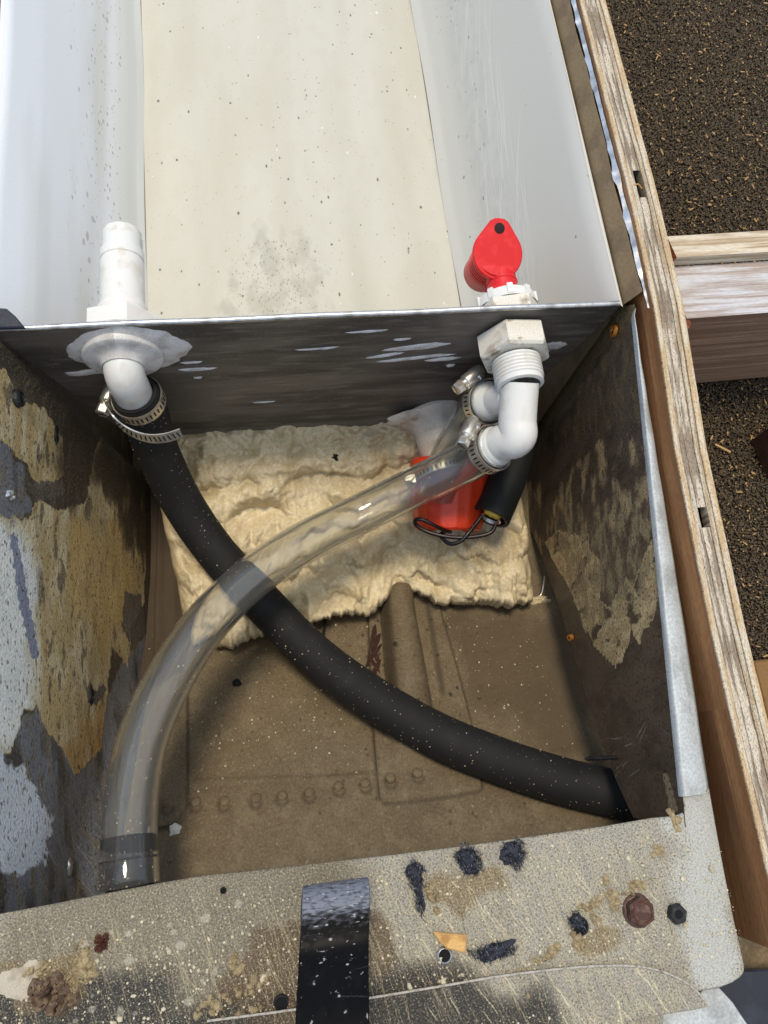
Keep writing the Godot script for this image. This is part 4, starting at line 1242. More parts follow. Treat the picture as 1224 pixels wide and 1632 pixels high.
func build_hull_bottom() -> void:
	var t := Tex.new(860, 840, Color(0.40, 0.35, 0.265), 0.8)
	t.layer(t.noise(80, 0.008, 4), 0.45, 0.85, Color(0.345, 0.295, 0.22), 0.7)
	t.layer(t.noise(81, 0.03, 5), 0.52, 0.8, Color(0.46, 0.41, 0.32), 0.6)
	t.layer(t.noise(82, 0.10, 4), 0.58, 0.8, Color(0.36, 0.295, 0.20), 0.55, -20)
	t.layer(t.noise(83, 0.30, 2), 0.62, 0.85, Color(0.56, 0.50, 0.39), 0.5, 25)
	t.shade(t.noise(84, 0.35, 3), 0.16, 40)
	t.dots(rng, 1500, 0.4, 1.4, Color(0.20, 0.16, 0.11), 0.6, Rect2(0, 0, 1, 1), -30)
	t.dots(rng, 700, 0.4, 1.2, Color(0.66, 0.60, 0.48), 0.6, Rect2(0, 0, 1, 1), 30)
	t.dots(rng, 60, 1.0, 3.0, Color(0.12, 0.10, 0.07), 0.7, Rect2(0.42, 0.3, 0.2, 0.3), -30)
	# grime by left rib, darker right side; painted shade outlines round ribs and rivets
	var edge_shade := Color(0.20, 0.16, 0.11)
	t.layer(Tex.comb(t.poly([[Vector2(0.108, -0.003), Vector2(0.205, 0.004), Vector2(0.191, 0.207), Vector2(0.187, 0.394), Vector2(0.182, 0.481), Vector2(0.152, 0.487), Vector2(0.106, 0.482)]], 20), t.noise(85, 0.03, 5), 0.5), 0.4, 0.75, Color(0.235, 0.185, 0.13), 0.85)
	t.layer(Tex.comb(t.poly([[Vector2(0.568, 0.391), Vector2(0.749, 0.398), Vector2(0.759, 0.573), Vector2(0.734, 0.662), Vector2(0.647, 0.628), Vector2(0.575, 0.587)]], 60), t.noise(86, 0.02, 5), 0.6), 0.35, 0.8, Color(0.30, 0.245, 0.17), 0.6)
	for q in 1: t.stroke(rng, [Vector2(0.454, 0.396), Vector2(0.448, 0.463), Vector2(0.441, 0.519), Vector2(0.437, 0.563), Vector2(0.433, 0.604), Vector2(0.431, 0.634), Vector2(0.429, 0.656), Vector2(0.435, 0.665), Vector2(0.456, 0.666), Vector2(0.504, 0.666), Vector2(0.553, 0.665), Vector2(0.561, 0.657), Vector2(0.564, 0.63), Vector2(0.569, 0.578), Vector2(0.571, 0.524), Vector2(0.57, 0.476), Vector2(0.567, 0.418), Vector2(0.567, 0.386)], 2.6, edge_shade, 0.5, -8)
	t.stroke(rng, [Vector2(0.483, 0.378), Vector2(0.475, 0.465), Vector2(0.469, 0.531), Vector2(0.465, 0.591)], 5.0, edge_shade, 0.4)
	t.stroke(rng, [Vector2(0.549, 0.384), Vector2(0.544, 0.473), Vector2(0.54, 0.539)], 5.0, edge_shade, 0.4)
	for q in 1: t.stroke(rng, [Vector2(0.164, 0.663), Vector2(0.18, 0.661), Vector2(0.192, 0.652), Vector2(0.198, 0.637), Vector2(0.194, 0.561), Vector2(0.188, 0.454), Vector2(0.183, 0.353), Vector2(0.181, 0.217)], 2.6, edge_shade, 0.5, -8)
	t.stroke(rng, [Vector2(0.202, 0.61), Vector2(0.243, 0.613), Vector2(0.314, 0.619), Vector2(0.368, 0.624), Vector2(0.43, 0.627)], 2.0, edge_shade, 0.3, -6)
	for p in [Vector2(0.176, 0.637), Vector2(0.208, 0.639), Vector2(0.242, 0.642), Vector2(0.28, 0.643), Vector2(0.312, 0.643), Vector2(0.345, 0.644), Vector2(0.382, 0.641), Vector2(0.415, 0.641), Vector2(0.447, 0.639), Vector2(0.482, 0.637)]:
		t.stroke(rng, [p + Vector2(-0.008, -0.002), p + Vector2(-0.005, 0.008), p + Vector2(0.003, 0.009), p + Vector2(0.009, 0.002)], 2.6, edge_shade, 0.55, -8)
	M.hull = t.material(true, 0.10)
	var rows := []
	for i in 77:
		var x := lerpf(-0.26, 0.50, i / 76.0)
		var row := PackedVector3Array()
		for j in 76:
			var z := lerpf(-0.45, 0.30, j / 75.0)
			row.append(Vector3(x, hull_y(z) + 0.0008 * sin(x * 31.0) * sin(z * 24.0), z))
		rows.append(row)
	var g := Geo.new()
	g.grid(rows)
	if g.N[700].y < 0:
		for k in g.N.size(): g.N[k] = -g.N[k]
		for k in range(0, g.I.size(), 3):
			var sw := g.I[k + 1]
			g.I[k + 1] = g.I[k + 2]
			g.I[k + 2] = sw
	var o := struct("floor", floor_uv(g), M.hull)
	# lap seam
	g = draped([Vector3(-0.20, 0, 0.0175), Vector3(-0.20, 0, 0.08), Vector3(-0.20, 0, 0.2)], [Vector3(0.45, 0, 0.0175), Vector3(0.45, 0, 0.08), Vector3(0.45, 0, 0.2)], 0.0020, 40)
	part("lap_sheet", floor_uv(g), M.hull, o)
	# centre rib with its flat foot
	var hump := func(f: float, v: float) -> float:
		var c := 0.40 - 0.02 * v
		var wd := 0.225
		var k := clampf(1.0 - pow((f - c) / wd, 2.0), 0.0, 1.0)
		return 0.040 * pow(k, 0.45) * (1.0 - smoothstep(0.35, 0.85, v))
	g = draped([Vector3(0.091, -0.3228, -0.1803), Vector3(0.0856, -0.3146, -0.1493), Vector3(0.0802, -0.2901, -0.1031), Vector3(0.0752, -0.2677, -0.0607), Vector3(0.0719, -0.2472, -0.0278), Vector3(0.0693, -0.2268, 0.0029), Vector3(0.0673, -0.2115, 0.0258), Vector3(0.0663, -0.1984, 0.0454)], [Vector3(0.1715, -0.3208, -0.1726), Vector3(0.1718, -0.3077, -0.1363), Vector3(0.1729, -0.281, -0.0858), Vector3(0.1738, -0.262, -0.05), Vector3(0.1728, -0.244, -0.0231), Vector3(0.1707, -0.2273, 0.0021), Vector3(0.1674, -0.2116, 0.0256), Vector3(0.1652, -0.196, 0.049)], 0.0035, 48, hump)
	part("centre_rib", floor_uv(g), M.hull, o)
	# left rib: flat strip with a rounded end
	g = draped([Vector3(-0.1521, -0.3374, -0.3592), Vector3(-0.152, -0.336, -0.3138), Vector3(-0.1544, -0.334, -0.2504), Vector3(-0.1561, -0.3249, -0.1884), Vector3(-0.1536, -0.2956, -0.1134), Vector3(-0.1493, -0.2511, -0.0337), Vector3(-0.1438, -0.2094, 0.0288), Vector3(-0.1409, -0.1984, 0.0454)], [Vector3(-0.1219, -0.3373, -0.357), Vector3(-0.1224, -0.3359, -0.3114), Vector3(-0.1218, -0.3339, -0.2476), Vector3(-0.1209, -0.324, -0.185), Vector3(-0.1169, -0.2935, -0.1095), Vector3(-0.1125, -0.2484, -0.0295), Vector3(-0.1088, -0.2085, 0.0302), Vector3(-0.1135, -0.1996, 0.0436)], 0.0035, 10, func(f, _v): return 0.003 * smoothstep(0.25, 0.32, f) * smoothstep(0.8, 0.72, f))
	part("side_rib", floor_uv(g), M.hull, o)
	for p in [Vector3(-0.1255, -0.2078, 0.0271), Vector3(-0.1017, -0.207, 0.0282), Vector3(-0.0755, -0.2054, 0.0307), Vector3(-0.0468, -0.205, 0.0313), Vector3(-0.0225, -0.2046, 0.0319), Vector3(0.0025, -0.2045, 0.0321), Vector3(0.0305, -0.206, 0.0298), Vector3(0.0555, -0.2059, 0.0299), Vector3(0.08, -0.2074, 0.0277), Vector3(0.1065, -0.2084, 0.0262)]:
		g = Geo.new()
		var lift := 0.004 if p.x > 0.06 or p.x < -0.12 else 0.0
		var xf := axis_xf(p + Vector3(0, lift - 0.002, 0), Vector3(0, 0.85, -0.5))
		g.lathe([Vector2(0.0054, -0.001), Vector2(0.0052, 0.0022), Vector2(0.0042, 0.0038), Vector2(0.0022, 0.0046), Vector2(0.0, 0.0048)], xf, 20, 0.3)
		for k in g.P.size(): g.U[k] = Vector2((g.P[k].x + 0.26) / 0.76, (g.P[k].z + 0.45) / 0.75)
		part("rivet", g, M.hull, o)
	# things lying in the bilge
	g = Geo.new()
	g.lump(0.0055, 0.0040, 0.004, 14, Transform3D(Basis(), Vector3(-0.0648, -0.2787, -0.0834)), 0.6, 4, 14)
	single("black_scrap", g, M.rubber, "tiny black scrap on the bare bilge floor left of the black hose", "debris")
	g = Geo.new()
	g.lump(0.0060, 0.0065, 0.004, 15, Transform3D(Basis(), Vector3(-0.119, -0.1948, 0.0493)), 0.7, 4, 14)
	single("white_scrap", g, M.white_plastic, "crumpled white scrap beside the rounded end of the left floor rib", "debris")
	var rd := thing("rotten_sliver", "rust brown splintered sliver beside the centre rib", "wood sliver", Vector3(0.0864, -0.2833, -0.1016))
	for k in 9:
		g = Geo.new()
		var p: Vector3 = Vector3(0.0863, -0.2823, -0.1015) + Vector3(rng.randf_range(-0.004, 0.004), 0.0, (k - 4) * 0.005)
		p.y = hull_y(p.z) + 0.003 + rng.randf() * 0.002
		g.prism([Vector2(-0.0022, -0.012), Vector2(0.0004, -0.016), Vector2(0.0030, -0.006), Vector2(0.0024, 0.009), Vector2(-0.0006, 0.014), Vector2(-0.0028, 0.004)], -0.0008, 0.0010, 0.0004, Transform3D(Basis.from_euler(Vector3(-0.4, rng.randf_range(-0.9, 0.9), rng.randf_range(-0.3, 0.3))), p))
		part("splinter", g, M.rotten, rd)
	g = Geo.new()
	g.tube([Vector3(0.0365, -0.3064, -0.1488), Vector3(0.0339, -0.3002, -0.1372), Vector3(0.0286, -0.2904, -0.1186)], 0.0016, 8)
	single("cable_offcut", g, M.rubber, "thin black cable end showing under the foam beside the black hose", "cable")
	g = Geo.new()
	g.lump(0.012, 0.006, 0.005, 18, Transform3D(Basis(), Vector3(0.2914, -0.3113, -0.1468)), 0.7, 5, 18)
	single("foam_scrap", g, M.foam, "tan scrap of foam at the foot of the right hull side", "debris")
	crumbs("bilge_dust", "dust and crumbs on the bilge floor", 900, M.speck, func(r):
		var x: float = r.randf_range(-0.16, 0.27)
		var z: float = r.randf_range(-0.15, 0.08)
		return [Vector3(x, hull_y(z) + 0.001, z), 0.0003 + 0.0009 * pow(r.randf(), 4)])

# ---------------------------------------------------------------- front beam
func build_beam() -> void:
	var t := Tex.new(1200, 500, Color(0.565, 0.555, 0.51), 0.85)
	t.layer(t.noise(100, 0.006, 4), 0.42, 0.8, Color(0.52, 0.50, 0.45), 0.7)
	t.layer(t.noise(101, 0.03, 5), 0.5, 0.8, Color(0.65, 0.62, 0.53), 0.5)
	t.layer(Tex.comb(t.poly([[Vector2(0.069, 0.034), Vector2(0.31, 0.077), Vector2(0.466, 0.091), Vector2(0.487, 0.286), Vector2(0.533, 0.51), Vector2(0.71, 0.629), Vector2(0.08, 0.543)]], 120), t.noise(109, 0.012, 5), 0.6), 0.2, 0.9, Color(0.40, 0.37, 0.305), 0.7)
	t.layer(Tex.comb(t.poly([[Vector2(0.076, 0.326), Vector2(0.176, 0.318), Vector2(0.28, 0.345), Vector2(0.359, 0.386), Vector2(0.42, 0.385), Vector2(0.51, 0.392), Vector2(0.594, 0.42), Vector2(0.676, 0.5), Vector2(0.717, 0.543), Vector2(0.672, 0.757), Vector2(0.08, 0.543)]], 50), t.noise(102, 0.01, 5), 0.6), 0.25, 0.85, Color(0.10, 0.095, 0.085), 0.95, -5, 0.7)
	t.layer(Tex.comb(t.poly([[Vector2(0.327, 0.31), Vector2(0.403, 0.275), Vector2(0.517, 0.25), Vector2(0.541, 0.335), Vector2(0.508, 0.443), Vector2(0.417, 0.499), Vector2(0.319, 0.423)]], 40), t.noise(103, 0.02, 5), 0.5), 0.4, 0.8, Color(0.30, 0.235, 0.16), 0.7, 0, 0.9)
	t.layer(Tex.comb(t.poly([[Vector2(0.587, 0.16), Vector2(0.669, 0.169), Vector2(0.664, 0.248), Vector2(0.616, 0.297), Vector2(0.575, 0.252)], [Vector2(0.753, 0.371), Vector2(0.815, 0.359), Vector2(0.802, 0.418), Vector2(0.77, 0.439)], [Vector2(0.112, 0.254), Vector2(0.202, 0.24), Vector2(0.215, 0.373), Vector2(0.114, 0.384)]], 30), t.noise(104, 0.02, 5), 0.6), 0.4, 0.8, Color(0.42, 0.35, 0.23), 0.65)
	t.layer(Tex.comb(t.poly([[Vector2(0.88, 0.095), Vector2(0.941, 0.064), Vector2(0.935, 0.556), Vector2(0.881, 0.56), Vector2(0.877, 0.411), Vector2(0.885, 0.25)]], 40), t.noise(105, 0.015, 4), 0.4), 0.35, 0.75, Color(0.66, 0.67, 0.65), 0.85, 0, 0.55)
	t.layer(t.noise(106, 0.28, 3), 0.52, 0.8, Color(0.26, 0.235, 0.185), 0.7, -35)
	t.layer(t.noise(107, 0.33, 3), 0.56, 0.8, Color(0.78, 0.73, 0.61), 0.65, 40)
	t.scratches(rng, 620, 20, 120, 1.30, 0.10, Color(0.74, 0.68, 0.53), 0.6, Rect2(0.1, 0.12, 0.75, 0.6), 35)
	t.scratches(rng, 280, 20, 90, 1.45, 0.14, Color(0.30, 0.27, 0.21), 0.45, Rect2(0.1, 0.12, 0.8, 0.6), -30)
	t.scratches(rng, 60, 10, 50, 1.0, 0.15, Color(0.85, 0.80, 0.66), 0.7, Rect2(0.55, 0.2, 0.3, 0.4), 40, 2)
	t.dots(rng, 120, 1.0, 6.0, Color(0.70, 0.68, 0.62), 0.5, Rect2(0.0, 0.15, 0.5, 0.6), 20)
	t.layer(Tex.comb(t.poly([[Vector2(0.888, 0.098), Vector2(0.941, 0.064), Vector2(0.935, 0.556), Vector2(0.888, 0.563), Vector2(0.884, 0.413), Vector2(0.889, 0.251)]], 30), t.noise(105, 0.015, 4), 0.4), 0.35, 0.75, Color(0.66, 0.665, 0.64), 0.6, 0, 0.55)
	t.shade(t.noise(108, 0.4, 2), 0.16, 50)
	M.beam = t.material(true, 0.14)
	M.beam.texture_repeat = true
	var g := Geo.new()
	var out: Array = [Vector2(-0.45, 0.078)]
	out.append_array([Vector2(-0.1962, 0.0718), Vector2(-0.1661, 0.0703), Vector2(-0.1327, 0.0684), Vector2(-0.101, 0.0666), Vector2(-0.0707, 0.0656), Vector2(-0.04, 0.0668), Vector2(-0.0109, 0.0674), Vector2(0.02, 0.0678), Vector2(0.0517, 0.0686), Vector2(0.1035, 0.0691), Vector2(0.1569, 0.0689), Vector2(0.2025, 0.0687), Vector2(0.24, 0.0675), Vector2(0.2568, 0.0682), Vector2(0.2633, 0.0669), Vector2(0.2658, 0.0622), Vector2(0.2649, 0.0562), Vector2(0.2681, 0.0532), Vector2(0.2868, 0.0532), Vector2(0.2853, 0.0795), Vector2(0.284, 0.1079), Vector2(0.2832, 0.1374), Vector2(0.2832, 0.1659), Vector2(0.2818, 0.1695), Vector2(0.2784, 0.172), Vector2(0.2724, 0.1741), Vector2(0.2639, 0.1756), Vector2(0.2468, 0.1758), Vector2(0.2229, 0.1797)])
	out.append_array([Vector2(0.18, 0.30), Vector2(-0.45, 0.30)])
	g.prism(out, -0.0030, 0.0, 0.0008, Transform3D(), false, Rect2(-0.26, 0.04, 0.58, 0.24))
	var o := thing("front_beam", "dusty grey metal crossbeam with rusty bolts along the near edge of the bilge", "metal beam", Vector3(0.0, 0.0, 0.18))
	part("top_sheet", g, M.beam, o)
	# folded-down lip on the bilge side, and the bow side under it
	g = Geo.new()
	var l0 := PackedVector3Array()
	var l1 := PackedVector3Array()
	for i in 41:
		var x := lerpf(-0.45, 0.258, i / 40.0)
		l0.append(Vector3(x, -0.002, 0.0745 + 0.0012 * sin(x * 20.0)))
		l1.append(Vector3(x, -0.010, 0.0760 + 0.0012 * sin(x * 20.0)))
	g.grid([l0, l1])
	part("lip", g, M.grey_paint, o)
	# second sheet on top, its bright edge shows
	g = Geo.new()
	var fp := [Vector2(-0.12, 0.30)]
	fp.append_array([[Vector2(-0.0711, 0.147)][0]])
	fp.append_array([Vector2(-0.0212, 0.1483), Vector2(0.03, 0.1486), Vector2(0.0746, 0.1484), Vector2(0.1161, 0.1481), Vector2(0.1583, 0.1495), Vector2(0.1837, 0.1515), Vector2(0.2049, 0.1544), Vector2(0.2214, 0.1592), Vector2(0.2351, 0.1662), Vector2(0.2443, 0.174), Vector2(0.25, 0.1828), Vector2(0.2504, 0.1846), Vector2(0.2371, 0.1849), Vector2(0.2198, 0.1846), Vector2(0.1937, 0.1855)])
	fp.append_array([Vector2(0.10, 0.30)])
	g.prism(fp, 0.0003, 0.0036, 0.0010, Transform3D(), false, Rect2(-0.26, 0.04, 0.58, 0.24))
	part("overlap_sheet", g, M.beam, o, "overlapping front sheet with a rounded end")
	g = Geo.new()
	var ed := []
	for v in fp.slice(1, fp.size() - 5): ed.append(Vector3(v.x, 0.0030, v.y))
	g.tube(smooth(ed, 4), 0.0008, 8)
	part("bright_edge", g, M.white_edge, o)
	# bolts, plugs and holes
	var up := Vector3.UP
	for k in 2:
		var p: Vector3 = [Vector3(0.2163, 0, 0.1232), Vector3(0.2423, 0, 0.1282)][k]
		g = Geo.new()
		var xf := axis_xf(p, up, Vector3(0.9, 0, 0.4))
		if k == 0:
			g.lathe([Vector2(0.0108, 0.0), Vector2(0.0104, 0.0010), Vector2(0.0090, 0.0014)], xf, 28)
			g.prism(ngon(6, 0.0094, 0.2), 0.0012, 0.0085, 0.0012, xf)
		else:
			g.prism(ngon(6, 0.0066, 0.5), 0.0, 0.0055, 0.0008, xf)
		var b := part("bolt", g, M.bolt_rust if k == 0 else M.dark_steel, o, "rusty hex bolt head" if k == 0 else "dark hex screw head")
		g = Geo.new()
		if k == 0: g.lathe([Vector2(0.0, 0.0080), Vector2(0.0058, 0.0082), Vector2(0.0063, 0.0092), Vector2(0.0068, 0.0093), Vector2(0.0072, 0.0080)], xf, 24)
		else: g.lathe([Vector2(0.0, 0.0058), Vector2(0.0026, 0.0058), Vector2(0.0030, 0.0054)], xf, 12)
		part("bolt_top", g, M.rust if k == 0 else M.hole, b)
	var hl: Array = [[Vector3(0.1744, 0, 0.1273), 0.0040], [Vector3(0.0809, 0, 0.1319), 0.0036], [Vector3(-0.0257, 0, 0.1439), 0.0032], [Vector3(-0.0583, 0, 0.0757), 0.0014]]
	for q in hl:
		g = Geo.new()
		var xf := axis_xf(q[0], up)
		g.lathe([Vector2(q[1] * 1.5, 0.0002), Vector2(q[1] * 1.42, 0.0016), Vector2(q[1] * 1.1, 0.0020), Vector2(q[1], 0.0012)], xf, 24, 0.4)
		var h := part("hole_rim", g, M.dark_steel if q[1] != 0.0036 else M.bare_edge, o)
		g = Geo.new()
		g.lathe([Vector2(0.0, 0.0008), Vector2(q[1], 0.0011), Vector2(q[1] * 1.04, 0.0010)], xf, 20)
		part("hole", g, M.hole, h)
	for q in [[Vector3(-0.1621, 0, 0.1198), 0.016, 0.012, 0.010, 3], [Vector3(-0.1504, 0, 0.1139), 0.014, 0.008, 0.006, 9], [Vector3(-0.1354, 0, 0.0958), 0.0055, 0.0055, 0.006, 5]]:
		g = Geo.new()
		for e in 9:
			var ra := rng.randf() * TAU
			var rr := sqrt(rng.randf()) * 0.8
			g.lump(q[1] * rng.randf_range(0.25, 0.5), q[2] * rng.randf_range(0.25, 0.5), q[3] * rng.randf_range(0.4, 1.0), q[4] * 9 + e, Transform3D(Basis(Vector3.UP, ra), q[0] + Vector3(cos(ra) * rr * q[1], 0.0002, sin(ra) * rr * q[2])), 0.6, 5, 16)
		part("rust_lump", g, M.rust if q[4] == 5 else (M.pale_rust if q[4] == 3 else M.crust), o)
	# hardened glue
	var gl: Array = [[Vector3(0.13, 0, 0.1596), 0.006, 0.016, 0.006], [Vector3(0.1257, 0, 0.1525), 0.016, 0.004, 0.004], [Vector3(0.1119, 0, 0.1542), 0.010, 0.003, 0.003], [Vector3(0.184, 0, 0.1148), 0.010, 0.003, 0.004], [Vector3(0.1871, 0, 0.1259), 0.003, 0.012, 0.004],
		[Vector3(0.172, 0, 0.1352), 0.004, 0.010, 0.003], [Vector3(0.2002, 0, 0.1122), 0.004, 0.013, 0.004], [Vector3(0.2178, 0, 0.1083), 0.013, 0.003, 0.003], [Vector3(0.1484, 0, 0.1403), 0.013, 0.0025, 0.003], [Vector3(0.0782, 0, 0.0955), 0.003, 0.014, 0.003],
		[Vector3(-0.1728, 0, 0.1057), 0.010, 0.003, 0.003], [Vector3(-0.1448, 0, 0.1043), 0.006, 0.011, 0.003], [Vector3(-0.1837, 0, 0.111), 0.014, 0.011, 0.0008], [Vector3(-0.0438, 0, 0.132), 0.012, 0.004, 0.003], [Vector3(-0.0655, 0, 0.1394), 0.016, 0.004, 0.004],
		[Vector3(-0.0563, 0, 0.1482), 0.020, 0.003, 0.004], [Vector3(-0.0509, 0, 0.1188), 0.005, 0.006, 0.002], [Vector3(0.2568, 0, 0.072), 0.003, 0.010, 0.0015], [Vector3(0.2386, 0, 0.0894), 0.004, 0.004, 0.002], [Vector3(0.1375, 0, 0.1649), 0.003, 0.009, 0.004], [Vector3(0.1033, 0, 0.1559), 0.007, 0.002, 0.003]]
	for k in gl.size():
		g = Geo.new()
		var up0 := 0.0002 + (0.0034 if gl[k][0].z > 0.176 and gl[k][0].x > 0.06 else 0.0)
		if k == 12: g.lump(gl[k][1], gl[k][2], gl[k][3], 130 + k, Transform3D(Basis(Vector3.UP, 0.25), gl[k][0] + Vector3(0, up0, 0)), 0.75, 5, 26)
		else:
			for q in 5 + int(gl[k][1] * gl[k][2] * 2.6e5):
				var ra := rng.randf() * TAU
				var rr := sqrt(rng.randf())
				var off := Basis(Vector3.UP, 0.25) * Vector3(cos(ra) * rr * gl[k][1], up0, sin(ra) * rr * gl[k][2])
				var sz := rng.randf_range(0.0010, 0.0030) * (1.2 - 0.5 * rr)
				g.lump(sz * rng.randf_range(0.8, 1.6), sz, minf(gl[k][3], sz * rng.randf_range(0.6, 1.3)), 130 + k * 20 + q, Transform3D(Basis(Vector3.UP, rng.randf() * TAU), gl[k][0] + off), 0.7, 3, 9)
		part("glue_crust", g, M.crust if k != 12 else M.pale_crust, o)
	# fuzzy dark tufts left by torn carpet
	var tf: Array = [[Vector3(0.1042, 0, 0.0767), 0.011, 0.009, 150], [Vector3(0.1357, 0, 0.0775), 0.011, 0.010, 150], [Vector3(0.0672, 0, 0.0814), 0.007, 0.011, 110], [Vector3(0.069, 0, 0.0943), 0.003, 0.016, 60], [Vector3(0.1152, 0, 0.134), 0.019, 0.006, 170], [Vector3(0.1066, 0, 0.0837), 0.007, 0.005, 70], [Vector3(0.1723, 0, 0.1247), 0.007, 0.007, 70], [Vector3(0.2423, 0, 0.1282), 0.006, 0.006, 50]]
	for k in tf.size():
		var tn := thing("carpet_tuft", ["larger fuzzy blue black carpet tuft by the bilge edge, left of its pair", "fuzzy blue black carpet tuft by the bilge edge, right of its pair", "thin fuzzy carpet tuft above the wood chip on the beam", "narrow tail of torn carpet below the thin tuft", "long flat carpet tuft beside the wood chip", "small dark tuft touching the paired tuft", "dark fuzz round the open hole left of the rusty bolt", "dark fuzz round the small screw head"][k], "carpet tuft", tf[k][0], "torn carpet tufts on the front beam")
		g = Geo.new()
		g.lump(tf[k][1] * 0.72, tf[k][2] * 0.72, 0.0030, 160 + k, Transform3D(Basis(Vector3.UP, 0.2), tf[k][0] + Vector3(0, 0.0003, 0)), 0.6, 5, 20)
		part("mat", g, M.tuft, tn)
		g = Geo.new()
		for q in tf[k][3] * 5:
			var a := rng.randf() * TAU
			var rr := sqrt(rng.randf()) * (0.75 + 0.35 * sin(a * 3.0 + k) * sin(a * 1.7 + k * 2.0))
			var p: Vector3 = tf[k][0] + Vector3(cos(a) * rr * tf[k][1], 0.0015, sin(a) * rr * tf[k][2])
			var dd := Vector3(rng.randf_range(-1, 1), rng.randf_range(0.0, 0.6), rng.randf_range(-1, 1)).normalized() * rng.randf_range(0.0015, 0.0045)
			var sd := dd.cross(Vector3(0.3, 0.2, 0.9)).normalized() * 0.00030
			g.grid([PackedVector3Array([p - sd, p + dd * 0.5 - sd + Vector3(0, 0.0006, 0), p + dd]), PackedVector3Array([p + sd, p + dd * 0.5 + sd + Vector3(0, 0.0006, 0), p + dd])])
			if q == int(tf[k][3] * 3.4):
				var f0 := part("fibre", g, M.tuft, tn)
				f0.set_meta("kind", "stuff")
				g = Geo.new()
		var fi := part("fibre", g, M.tuft_pale, tn)
		fi.set_meta("kind", "stuff")
	# wood chip
	g = Geo.new()
	g.prism([Vector2(0.0745, 0.1165), Vector2(0.0851, 0.119), Vector2(0.0965, 0.1213), Vector2(0.0942, 0.1316), Vector2(0.0882, 0.1293), Vector2(0.0826, 0.1275), Vector2(0.0783, 0.1229)], 0.0022, 0.0058, 0.0008, Transform3D(Basis(Vector3.RIGHT, 0.0), Vector3.ZERO), true, Rect2(0.0, 0.0, 0.1, 0.1))
	single("wood_chip", g, M.chip, "pale split wood chip lying on the beam beside an open hole", "wood chip")
	# sawdust
	crumbs("sawdust", "pale sawdust grains on the front beam", 9000, M.speck, func(r):
		var x: float = r.randf_range(-0.22, 0.285)
		var z: float = 0.076 + 0.14 * pow(r.randf(), 0.75)
		var y := 0.0002
		if z > 0.158: x = minf(x, 0.19)
		if z > 0.172 + 0.1 * maxf(0.0, 0.1 - x) and x < 0.22: y = 0.0038
		return [Vector3(x, y, z), 0.00022 + 0.0009 * pow(r.randf(), 6)])
	crumbs("sawdust", "larger pale crumbs on the front beam", 130, M.speck, func(r): return [Vector3(r.randf_range(-0.22, 0.275), 0.0008, r.randf_range(0.085, 0.158)), 0.0007 + 0.0013 * pow(r.randf(), 4)], 2.0)
	# lower sheets in front of the beam's right end
	g = Geo.new()
	var lo := [Vector2(0.1558, 0.1874), Vector2(0.1946, 0.1886), Vector2(0.2259, 0.1872), Vector2(0.2502, 0.1833), Vector2(0.255, 0.1787), Vector2(0.2668, 0.1789), Vector2(0.2742, 0.1888), Vector2(0.2813, 0.2031)]
	lo.append_array([Vector2(0.30, 0.30), Vector2(0.10, 0.30)])
	g.prism(lo, -0.013, -0.010, 0.0005)
	single("lower_sheet", g, M.grey_paint, "pale grey lower sheet under the rounded corner of the beam", "metal sheet")
	g = Geo.new()
	g.prism([Vector2(0.2549, 0.1765), Vector2(0.288, 0.1803), Vector2(0.3604, 0.1877), Vector2(0.4166, 0.2027), Vector2(0.3815, 0.2759), Vector2(0.2361, 0.2541)], -0.050, -0.045, 0.001, Transform3D(), false, Rect2(0.2, 0.1, 0.3, 0.3))
	single("dark_deck", g, M.blue_black, "scuffed blue black sheet below the beam's right corner", "metal sheet")
	g = Geo.new()
	g.prism([Vector2(0.295, 0.1158), Vector2(0.4241, 0.1272), Vector2(0.3978, 0.2099), Vector2(0.2761, 0.1932)], -0.09, -0.085, 0.001)
	single("shelf_plate", g, M.tan_metal, "dull tan plate in shadow below the plywood's near end", "metal sheet")

